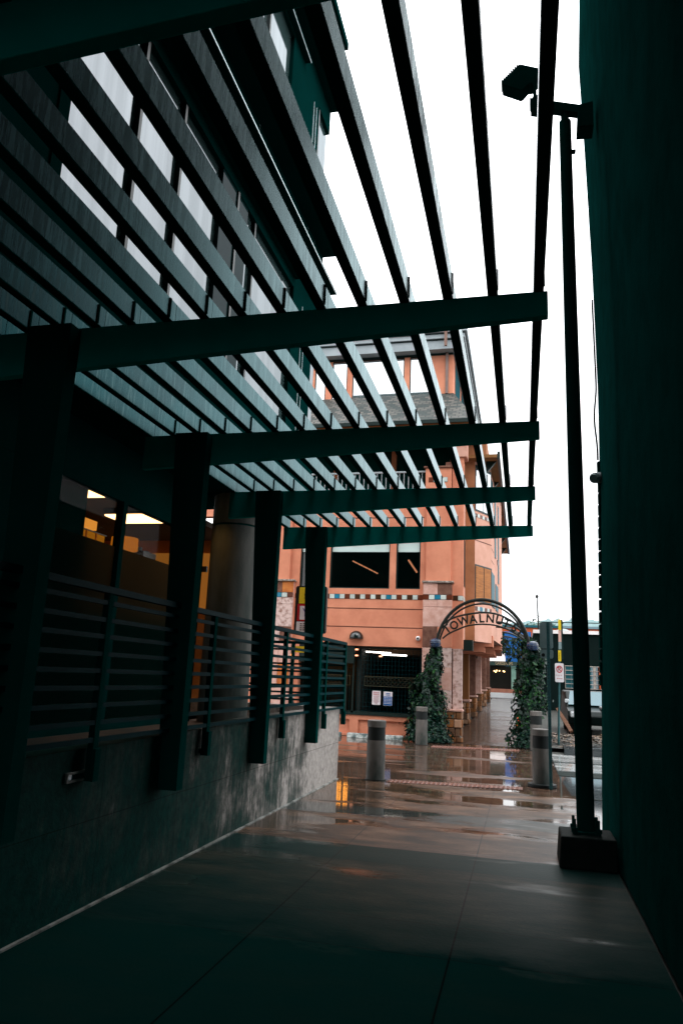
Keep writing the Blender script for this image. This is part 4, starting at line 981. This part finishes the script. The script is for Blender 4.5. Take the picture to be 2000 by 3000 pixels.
for k in range(7): on('tile', ('tileR', 'tileW')[k % 2] if k != 2 else 'tileB', k / 7 + .01, (k + 1) / 7 - .01, 3.62, 3.74, .002, .012)
for k in range(7): on('tile', ('tileR', 'tileW')[k % 2], k / 7 + .01, (k + 1) / 7 - .01, 6.40, 6.50, .002, .012)
B('return_wall', 'stucco_dk', -1.9, -1.325, 21.49, 21.8, 2.74, 8.55)
B('side_wall', 'stucco_lt', -2.1, -1.6, F + .3, 21.49, 2.74, 6.9)
m = MB()
for y0, y1 in ((20.95, 21.12), (21.17, 21.32)): m.box(-1.6, -1.585, y0, y1, 4.25, 5.6)
m.build('slit_window', 'frame', sb)
m = MB(); m.box(-1.6, -1.592, F + .02, 21.4, 3.81, 3.935); m.build('side_tiles', 'tileW', sb)
P3, P4 = (-.93, 22.45), (-.70, 27.0)
on2 = bay(P3, P4, z0=2.9, z1=8.1, mats=('stucco_lt', 'x'))
on2('window', 'tealglass', .02, .30, 3.9, 4.95); on2('frame', 'frame', .30, .32, 3.9, 4.95); on2('window', 'tealglass', .40, .62, 3.9, 4.75)
on2('window', 'tealglass', .05, .18, 6.6, 7.9); on2('window', 'tealglass', .35, .45, 5.6, 7.9); on2('window', 'tealglass', .62, .70, 4.9, 7.6)
for u in (.22, .27, .32): on2('tile', 'tileR', u, u + .02, 6.2, 6.35)
for u in (.55, .6): on2('tile', 'tileR', u, u + .02, 5.5, 5.65)
for z in (5.3, 5.68): on2('joint_line', 'groove', .1, .3, z, z + .015, .001, .005)
on3 = bay((-.70, 27.02), (-.85, 33), z0=2.9, z1=8.1, mats=('stucco_lt', 'x')); bay((-.85, 33.02), (-.99, 38), z0=2.9, z1=8.1, mats=('stucco_lt', 'x'))
ev = B('side_eave', 'soffit', -2.0, -.66, 21.2, 38.2, 8.12, 8.22)
MB().box(-.66, -.58, 21.2, 38.2, 8.08, 8.30).build('eave_gutter', 'gutter', ev)
m = MB()
for y in (21.6, 24, 26.5, 29, 31.5, 34, 36.5): m.prism([(-1.0, 7.75), (-.7, 8.12), (-1.0, 8.12)], 1, y, y + .15)
m.build('eave_bracket', 'gutter', ev)
B('upper_side_wall', 'stucco_dk', -2.1, -1.0, 21.8, 38, 8.22, 9.0)
# corbels / arcade under side
for i in range(4):
    y = 22.9 + i * 4.2; x1 = -.87 if i == 0 else -.62 - .026 * (y - 22.9)
    m = MB(); m.prism([(-2.1, 2.45 + gz(y)), (x1 - .25, 2.45 + gz(y)), (x1 - .25, 2.62 + gz(y)), (x1, 2.62 + gz(y)), (x1, 2.95 + gz(y)), (-2.1, 2.95 + gz(y))], 1, y, y + .7)
    m.build('corbel', 'stucco', sb)
B('entry_beam', 'gutter', -2.4, -1.35, 20.98, 21.45, 2.45, 2.74)
ac = MB()
for i, (y, w) in enumerate(((23.3, .5), (27.2, .5), (31.2, .5), (35.4, .5), (39.8, .5), (44.4, .5))):
    z = gz(y)
    c = MB().box(-2.40, -1.88, y, y + w, z + .85, 2.9 + z).build('arcade_pier', ('stoneB', 'rub', 'stoneB', 'stoneP', 'stoneB', 'stoneB')[i], sb, bevel=.015)
    r = rubble(-2.43, -1.86, y - .03, y + w + .05, z, z + .78, seed=i + 3).build('rubble_foot', 'rub', c, bevel=.02)
    MB().box(-2.46, -1.82, y - .06, y + w + .08, z + .78, z + .85).build('ledge', 'stoneP', c, bevel=.01)
B('arcade_back', 'garage_room', -4.6, -4.5, 21, 50, 0, 3.2)
B('arcade_ceiling', 'soffit', -4.5, -1.4, 21.5, 36, 3.2, 3.3)
B('far_side_wall', 'stucco_lt', -2.6, -2.2, 38, 50, 3.3, 5.0)
B('core', 'fac_dark', -12, -2.2, F + 8, 50, 3.3, 8.5)
so = thing('arcade_planter', (-1.85, 20.9, 0), 'orange boulder at the foot of the left ivy', 'boulder')
MB().sphere((-1.95, 20.35, .10), .15, 10, 7, .8).build('stone', 'stoneO', so, bevel=0)

# ------------------------------------------------------------------ arch with lettering
AY = 20.15; CX, CZ = -1.04, 2.36
def arcpts(rx, rz, a0, a1, n=40, cz=CZ, y=AY, cx=CX): return [(cx + rx * math.cos(R(a0 + (a1 - a0) * i / n)), y, cz + rz * math.sin(R(a0 + (a1 - a0) * i / n))) for i in range(n + 1)]
def smooth_curve(pts, n=8):
    out = []
    P = [pts[0]] + list(pts) + [pts[-1]]
    for a, b, c, d in zip(P, P[1:], P[2:], P[3:]):
        for k in range(n):
            t = k / n
            q = [.5 * (2 * b[i] + (c[i] - a[i]) * t + (2 * a[i] - 5 * b[i] + 4 * c[i] - d[i]) * t * t + (-a[i] + 3 * b[i] - 3 * c[i] + d[i]) * t ** 3) for i in (0, 1)]
            out.append((q[0], AY, q[1]))
    out.append((pts[-1][0], AY, pts[-1][1])); return out
ga = thing('entrance_arch', (CX, AY, 0), 'black iron arch lettered TO WALNUT ST over the walkway entrance', 'arch')
MB().tube(arcpts(1.235, 1.42, 6, 174), .046, 10).build('outer_hoop', 'iron', ga, smooth=True)
MB().tube(arcpts(1.19, 1.33, 8, 172, y=AY + .22), .026, 10).build('rear_hoop', 'iron', ga, smooth=True)
MB().tube(smooth_curve([(-2.15, 3.04), (-1.90, 3.23), (-1.60, 3.34), (-1.25, 3.41), (-.95, 3.435), (-.62, 3.39), (-.33, 3.26), (-.10, 3.10), (.08, 2.92)]), .026, 8).build('top_band', 'iron', ga, smooth=True)
MB().tube(smooth_curve([(-2.10, 2.71), (-1.94, 2.84), (-1.72, 2.95), (-1.42, 3.07), (-1.06, 3.12), (-.70, 3.10), (-.42, 3.02), (-.18, 2.90), (.03, 2.76)]), .022, 8).build('lower_band', 'iron', ga, smooth=True)
LP = [('T', -1.976, 2.965, -38), ('O', -1.785, 3.065, -27), ('W', -1.53, 3.19, -19), ('A', -1.28, 3.235, -8), ('L', -1.06, 3.265, -3), ('N', -.83, 3.265, 5), ('U', -.59, 3.225, 14), ('T', -.405, 3.15, 22), ('S', -.195, 3.045, 30), ('T', -.045, 2.945, 38)]
for ch, x, z, rot_ in LP:
    lettering('letter', ch, .31, 'iron', ga, (x, AY - .01, z), Matrix.Rotation(R(rot_), 4, 'Y'), sx=.95, depth=.014, bold=.009)
MB().tube([(-1.75, AY, 3.27), (-1.88, AY, 3.42)], .008, 5).build('tie_rod', 'iron', ga)
for i, (y, sc_) in enumerate(((24.5, 1), (28, 1), (32, 1))):
    h = thing('walkway_hoop', (CX + .35, y, 0), ('first', 'second', 'third')[i] + ' iron hoop behind the lettered arch along the walkway', 'arch', 'plain iron hoops along the walkway')
    MB().tube(arcpts(1.25, 1.18, 4, 176, cz=2.28 + gz(y), y=y, cx=CX + .22 + .04 * i), .035, 8).build('hoop', 'iron', h, smooth=True)
    MB().tube(arcpts(1.15, 1.02, 4, 176, cz=2.28 + gz(y), y=y, cx=CX + .22 + .04 * i), .028, 8).build('inner_hoop', 'iron', h, smooth=True)
    MB().box(CX + .22 + .04 * i + 1.2, CX + .22 + .04 * i + 1.28, y - .03, y + .03, gz(y), 2.4 + gz(y)).build('leg', 'iron', h)
AY -= 0
for x, lab in ((-2.28, 'blue ribbed lantern on top of the left ivy post'), (.26, 'blue ribbed lantern on top of the right ivy post')):
    t = thing('lantern', (x, AY - .1, 2.6), lab, 'lantern')
    MB().lathe((x, AY - .1, 0), [(.10, 2.46), (.14, 2.48), (.15, 2.58), (.13, 2.67), (.05, 2.70)], 8).build('lantern_body', 'hubblue', t)
    m = MB()
    for k in range(3): m.lathe((x, AY - .1, 0), [(.145, 2.50 + k * .05), (.165, 2.51 + k * .05), (.145, 2.52 + k * .05)], 16)
    m.build('rib', 'hubblue', t, smooth=True)

# ------------------------------------------------------------------ ivy
def leaves(fn, n, size, seed):
    r = random.Random(seed); m = MB()
    for _ in range(n):
        p, out = fn(r)
        s = size * r.choice((.5, .7, .9, 1.1, 1.5)) * r.uniform(.8, 1.2)
        nrm = (out + Vector((r.uniform(-.7, .7), r.uniform(-.7, .7), r.uniform(-.2, .9)))).normalized()
        u = nrm.cross(Vector((r.uniform(-1, 1), r.uniform(-1, 1), r.uniform(-1, 1)))).normalized(); w = nrm.cross(u)
        m.add([p - u * s, p - w * s * .55 - u * .2 * s, p - w * s * .35 + u * s * .5, p + u * s * 1.05, p + w * s * .35 + u * s * .5, p + w * s * .55 - u * .2 * s], [(0, 1, 2, 3), (0, 3, 4, 5)])
    return m
def ivycol(cx, cy, prof, seed, lean=None):
    def fn(r):
        z = r.uniform(0, prof[-1][0]) ** 1.0
        for (za, ra, xa), (zb, rb, xb) in zip(prof, prof[1:]):
            if za <= z <= zb:
                t = (z - za) / (zb - za); rad = ra + (rb - ra) * t; xo = xa + (xb - xa) * t; break
        a = r.uniform(0, 2 * math.pi)
        rad *= (.74 + .75 * noise.noise(Vector((a * 1.6, z * 2.4, seed))) + .25 * noise.noise(Vector((a * 3, z * 7, seed + 5)))) * (r.random() ** .25) * (1.15 if r.random() > .04 else 1.45)
        o = Vector((math.cos(a), math.sin(a), 0))
        return Vector((cx + xo, cy, z)) + Vector((o.x * rad, o.y * min(rad, .35), 0)), o
    return fn
iv1 = thing('climbing_ivy', (-2.5, AY, 0), 'dark green ivy climbing the left arch post beside the stone pier', 'ivy', 'ivy on the arch posts')
leaves(ivycol(-2.28, AY, [(0, .60, -.17), (.4, .56, -.18), (.8, .50, -.18), (1.37, .38, -.20), (1.7, .32, -.12), (1.97, .27, -.07), (2.33, .20, .04), (2.5, .15, .01)], 3), 9500, .045, 3).build('foliage', 'leaf', iv1)
MB().cyl((-2.3, AY, 0), (-2.28, AY, 2.5), .07).build('post', 'iron', iv1)
iv2 = thing('climbing_ivy', (.2, AY, 0), 'broad dark ivy with a few yellow leaves on the right arch post', 'ivy', 'ivy on the arch posts')
leaves(ivycol(.12, 20.4, [(0, .40, -.03), (.84, .43, .05), (1.63, .42, .09), (2.34, .36, .12), (2.7, .20, .07), (2.8, .1, .07)], 11), 9500, .05, 4).build('foliage', 'leaf', iv2)
MB().cyl((.22, 20.4, 0), (.22, 20.4, 2.6), .07).build('post', 'iron', iv2)
hv = thing('hanging_vine', (-.2, 23, 2.5), 'thin vine strands hanging from the hoops left of the right ivy', 'vine')
cur = [0]
def hang(r):
    k = cur[0]; x = (-.55, -.42, -.27, -.12)[k]; L = (.5, .85, .55, .6)[k]; t = r.random()
    return Vector((x + r.gauss(0, .045), 23.5 + r.gauss(0, .05), 2.95 - t * L + r.gauss(0, .02))), Vector((r.uniform(-1, 1), -1, 0))
for kk in range(4):
    cur[0] = kk; leaves(hang, 110, .04, 9 + kk).build('strand', 'leaf', hv)
MB().tube([(-.62, 23.5, 3.0), (.1, 23.5, 2.95)], .012, 5).build('stem', 'iron', hv)
sh = thing('flowering_shrub', (-2.3, 20.3, 0), 'low shrub with small orange and red flowers around the left ivy base', 'shrub')
def shr(r):
    a = r.uniform(0, 2 * math.pi); e = r.uniform(0, 1); rad = (1 - e * .55) * (r.random() ** .3)
    o = Vector((math.cos(a), math.sin(a), e)).normalized()
    return Vector((-2.42 + .68 * rad * math.cos(a), 19.95 + .3 * rad * math.sin(a), .04 + .85 * e * (.8 + .3 * noise.noise(Vector((a * 2, e * 3, 1)))))), o
leaves(shr, 5200, .032, 21).build('foliage', 'shrubleaf', sh)
leaves(shr, 22, .016, 23).build('blossom', 'petal', sh)
sh2 = thing('flowering_shrub', (.0, 20.6, 0), 'small shrub with two red flowers at the foot of the right ivy', 'shrub')
def shr2(r):
    p, o = shr(r); return Vector((p.x * .55 + 1.4, p.y + .2, p.z * .55)), o
leaves(shr2, 1500, .032, 31).build('foliage', 'shrubleaf', sh2)
leaves(lambda r: (Vector((-.12 + r.gauss(0, .03), 20.0, .62 + r.gauss(0, .05))), Vector((0, -1, 0))), 4, .016, 5).build('blossom', 'petal', sh2)

# ------------------------------------------------------------------ far background
db = thing('dark_side_building', (4, 42, 0), 'low dark building with white parapet and gridded window', 'building')
box('wall', 'darkbld', db, .55, 12, 40, 50, .0, 4.22)
box('parapet', 'white', db, .55, 12, 39.9, 50.1, 4.225, 4.40)
gw = box('window', 'tealglass', db, 2.1, 3.7, 39.96, 39.99, 1.48, 2.62)
m = MB()
for i in range(6): m.box(2.1 + i * .3, 2.125 + i * .27, 39.93, 39.955, 1.48, 2.62)
for i in range(6): m.box(2.1, 4.3, 39.90, 39.925, 1.48 + i * .222, 1.51 + i * .222)
m.build('window_grid', surf('pale_grid', (.42, .38, .34), rough=.6), gw)
mb2 = MB().box(3.74, 3.80, 39.8, 39.89, 1.5, 2.6).build('orange_post', 'orangewall', db)
gd = thing('cafe_building', (-1, 56, 0), 'cafe front with white awning, blue wall and raised deck at the end of the walkway', 'building')
box('blue_wall', 'blue', gd, -1.25, .6, 54.5, 60, .6, 5.25)
box('cafe_wall', 'fac_dark', gd, -9, -1.25, 54.6, 60, .6, 5.1)
MB().hexa([(-2.4, 53.7, 3.1), (-1.18, 53.7, 3.1), (-1.18, 54.45, 3.1), (-2.4, 54.45, 3.1)], [(-2.4, 54.0, 3.64), (-1.22, 54.0, 3.64), (-1.22, 54.45, 3.64), (-2.4, 54.45, 3.64)]).build('awning', 'awning', gd)
box('sign_board', surf('dark_board', (.03, .06, .05)), gd, -2.5, .0, 53.66, 53.69, 2.80, 3.09)
lettering('sign_words', 'GARDEN BIS', .30, 'signgold', gd, (-1.27, 53.64, 2.94), sx=.72, spacing=1.0)
box('dark_front', 'jar', gd, -2.6, .3, 54.3, 54.4, 1.2, 2.8)
box('mint_post', 'mint', gd, -.78, -.46, 53.9, 54.1, 1.22, 2.8)
box('deck', surf('orange_deck', (.42, .17, .11), rough=.6), gd, -8, 4, 53.3, 54.3, .62, 1.20)
MB().box(-8, 4, 52.8, 53.0, .62, .95).build('white_kerb', 'white', gd)
t = thing('cafe_lights', (-1.6, 54, 2.4), 'string of small warm bulbs in the dark cafe front', 'string lights')
for x, z in ((-1.95, 2.42), (-1.85, 2.36), (-1.78, 2.45), (-1.6, 2.44), (-1.32, 2.43), (-1.26, 2.40)): MB().sphere((x, 54.0, z), .05, 8, 6).build('bulb', 'lampglow', t)
MB().tube([(-2.3, 54.0, 2.56), (-1.6, 54, 2.5), (-.9, 54, 2.56)], .012, 5).build('wire', 'rubber', t)
ow = thing('orange_warehouse', (4, 66, 0), 'long low orange building with teal roof edge behind the dark building', 'building')
box('wall', 'orangewall', ow, -1.9, 14, 64, 70, .6, 6.25)
box('roof_edge', 'tealglass', ow, -2.0, 14.1, 63.9, 70.1, 6.255, 6.45)
rv = thing('roof_vent', (2.6, 46, 4.4), 'rounded pale metal vent on the dark building roof', 'vent')
MB().sphere((2.25, 44, 4.22), .62, 20, 8, .9, 0, 90).build('vent_hood', 'signback', rv, smooth=True)
stl = thing('street_lamp', (.8, 45, 4.4), 'thin black street lamp rising above the dark building roof', 'street lamp')
MB().cyl((.86, 41, 4.4), (.80, 41, 6.2), .045, .028, 10).build('pole', 'jar', stl)
MB().lathe((.80, 41, 0), [(.03, 6.15), (.075, 6.2), (.08, 6.3), (.02, 6.38)], 12).build('lamp_head', 'jar', stl)
rail = thing('roof_rail', (2, 41, 4.5), 'thin dark rail running along the roof of the dark building', 'rail')
MB().box(1.0, 8, 40.9, 40.95, 4.86, 4.91).build('rail', 'gutter', rail)
m = MB(); 
for x in (1.9, 4, 6): m.box(x, x + .04, 40.9, 40.95, 4.4, 4.86)
m.build('rail_post', 'gutter', rail)
for i, (x, y, zt, rr) in enumerate(((1.3, 95, 9.0, 2.2), (4.3, 110, 9.8, 2.6))):
    t = thing('tree', (x, y, 0), ('bushy tree beyond the orange building beside the street lamp', 'distant tree above the roofs near the light pole')[i], 'tree', 'trees beyond the roofs')
    def cr(r, x=x, y=y, zt=zt, rr=rr):
        o = Vector((r.gauss(0, 1), r.gauss(0, 1), r.gauss(0, 1))).normalized(); q = rr * (.6 + .5 * noise.noise(o * 2.5 + Vector((x, 0, 0)))) * r.random() ** .3
        return Vector((x, y, zt - rr * .6)) + o * q * 1.3, o
    leaves(cr, 1300, .16, 40 + i).build('crown', 'treeleaf', t)
    MB().cyl((x, y, 0), (x, y, zt - rr), .2, .1).build('trunk', 'wood', t)

# parked car at the right
cr_ = thing('parked_car', (2.6, 27, 0), 'dark parked car with silver mirror and hood trim behind the light pole', 'car')
z0 = .08
MB().prism([(24.6, .35 + z0), (24.45, .62 + z0), (24.6, .78 + z0), (25.6, .88 + z0), (26.3, 1.35 + z0), (28.2, 1.38 + z0), (28.9, .95 + z0), (29.1, .7 + z0), (29.0, .35 + z0)], 0, 1.35, 3.0).build('body', 'carpaint', cr_, bevel=.05)
MB().hexa([(1.42, 25.62, .93 + z0), (2.93, 25.62, .93 + z0), (2.83, 26.25, 1.34 + z0), (1.52, 26.25, 1.34 + z0)], [(1.42, 25.60, .94 + z0), (2.93, 25.60, .94 + z0), (2.83, 26.23, 1.36 + z0), (1.52, 26.23, 1.36 + z0)]).build('windscreen', 'tealglass', cr_)
for x in (1.5, 2.85):
    for y in (25.3, 28.2): MB().cyl((x - .1, y, .33 + z0), (x + .1, y, .33 + z0), .32, n=24).build('wheel', 'rubber', cr_)
for x in (1.32, 2.9): MB().box(x, x + .14, 25.75, 25.85, .98 + z0, 1.10 + z0).build('mirror', 'silver', cr_, bevel=.02)
for x in (1.42, 2.55): MB().box(x, x + .36, 24.44, 24.6, .58 + z0, .75 + z0).build('headlight', 'silver', cr_, bevel=.03)
MB().box(2.35, 2.95, 24.62, 25.4, .84 + z0, .93 + z0).build('hood_trim', 'silver', cr_, bevel=.03)

# ------------------------------------------------------------------ camera, light
def build_camera():
    yaw, pitch, roll, F_ = -.2464, .2209, .0431, 2140
    cy, sy, cp, sp_, cr, sr = math.cos(yaw), math.sin(yaw), math.cos(pitch), math.sin(pitch), math.cos(roll), math.sin(roll)
    f = Vector((sy * cp, cy * cp, sp_)); r = Vector((cy, -sy, 0)); u = r.cross(f)
    r2 = r * cr + u * sr; u2 = -r * sr + u * cr
    cd = bpy.data.cameras.new('Camera'); co = bpy.data.objects.new('Camera', cd); COL.objects.link(co)
    co.matrix_world = Matrix(((r2.x, u2.x, -f.x, 0), (r2.y, u2.y, -f.y, 0), (r2.z, u2.z, -f.z, 1.6), (0, 0, 0, 1)))
    cd.sensor_fit = 'VERTICAL'; cd.sensor_height = 36; cd.lens = F_ / 3000 * 36
    cd.clip_start = .05; cd.clip_end = 2000
    sc.camera = co
build_camera()
SUN_EL, SUN_ROT = R(50), R(150)
w = bpy.data.worlds.new('World'); sc.world = w; w.use_nodes = True
nt = w.node_tree; nt.nodes.clear()
o = nt.nodes.new('ShaderNodeOutputWorld'); bg = nt.nodes.new('ShaderNodeBackground'); bg.inputs[1].default_value = .1
sky = nt.nodes.new('ShaderNodeTexSky'); sky.sky_type = 'NISHITA'; sky.sun_disc = False; sky.sun_elevation = SUN_EL; sky.sun_rotation = SUN_ROT
mx = nt.nodes.new('ShaderNodeMixRGB'); mx.inputs[0].default_value = .94   # cloud deck over the clear sky: dimmer at the horizon, brightest overhead
tc = nt.nodes.new('ShaderNodeTexCoord'); sxyz = nt.nodes.new('ShaderNodeSeparateXYZ'); nt.links.new(tc.outputs['Generated'], sxyz.inputs[0])
mr = nt.nodes.new('ShaderNodeMapRange'); mr.inputs['From Min'].default_value = 0; mr.inputs['From Max'].default_value = 1; mr.inputs['To Min'].default_value = .36; mr.inputs['To Max'].default_value = 1
nt.links.new(sxyz.outputs[2], mr.inputs['Value'])
cn = nt.nodes.new('ShaderNodeTexNoise'); cn.inputs['Scale'].default_value = 3; cn.inputs['Detail'].default_value = 4; nt.links.new(tc.outputs['Generated'], cn.inputs['Vector'])
cm = nt.nodes.new('ShaderNodeMapRange'); cm.inputs['To Min'].default_value = 30; cm.inputs['To Max'].default_value = 62; nt.links.new(cn.outputs['Fac'], cm.inputs['Value'])
ml = nt.nodes.new('ShaderNodeMath'); ml.operation = 'MULTIPLY'; nt.links.new(mr.outputs[0], ml.inputs[0]); nt.links.new(cm.outputs[0], ml.inputs[1])
vm = nt.nodes.new('ShaderNodeVectorMath'); vm.operation = 'SCALE'; vm.inputs[0].default_value = (.97, 1, 1.02); nt.links.new(ml.outputs[0], vm.inputs['Scale'])
nt.links.new(sky.outputs[0], mx.inputs[1]); nt.links.new(vm.outputs[0], mx.inputs[2]); nt.links.new(mx.outputs[0], bg.inputs[0]); nt.links.new(bg.outputs[0], o.inputs[0])
sd = bpy.data.lights.new('Sun', 'SUN'); sd.energy = .5; sd.angle = R(20); sd.color = (1, .95, .9)
so_ = bpy.data.objects.new('Sun', sd); COL.objects.link(so_)
# sun direction (towards sun) matching the sky's rotation
dv = Vector((math.sin(SUN_ROT) * math.cos(SUN_EL), math.cos(SUN_ROT) * math.cos(SUN_EL), math.sin(SUN_EL)))
so_.rotation_euler = dv.to_track_quat('Z', 'Y').to_euler(); so_.location = dv * 60
sc.view_settings.view_transform = 'Standard'; sc.view_settings.look = 'None'; sc.view_settings.exposure = 0; sc.view_settings.gamma = 1
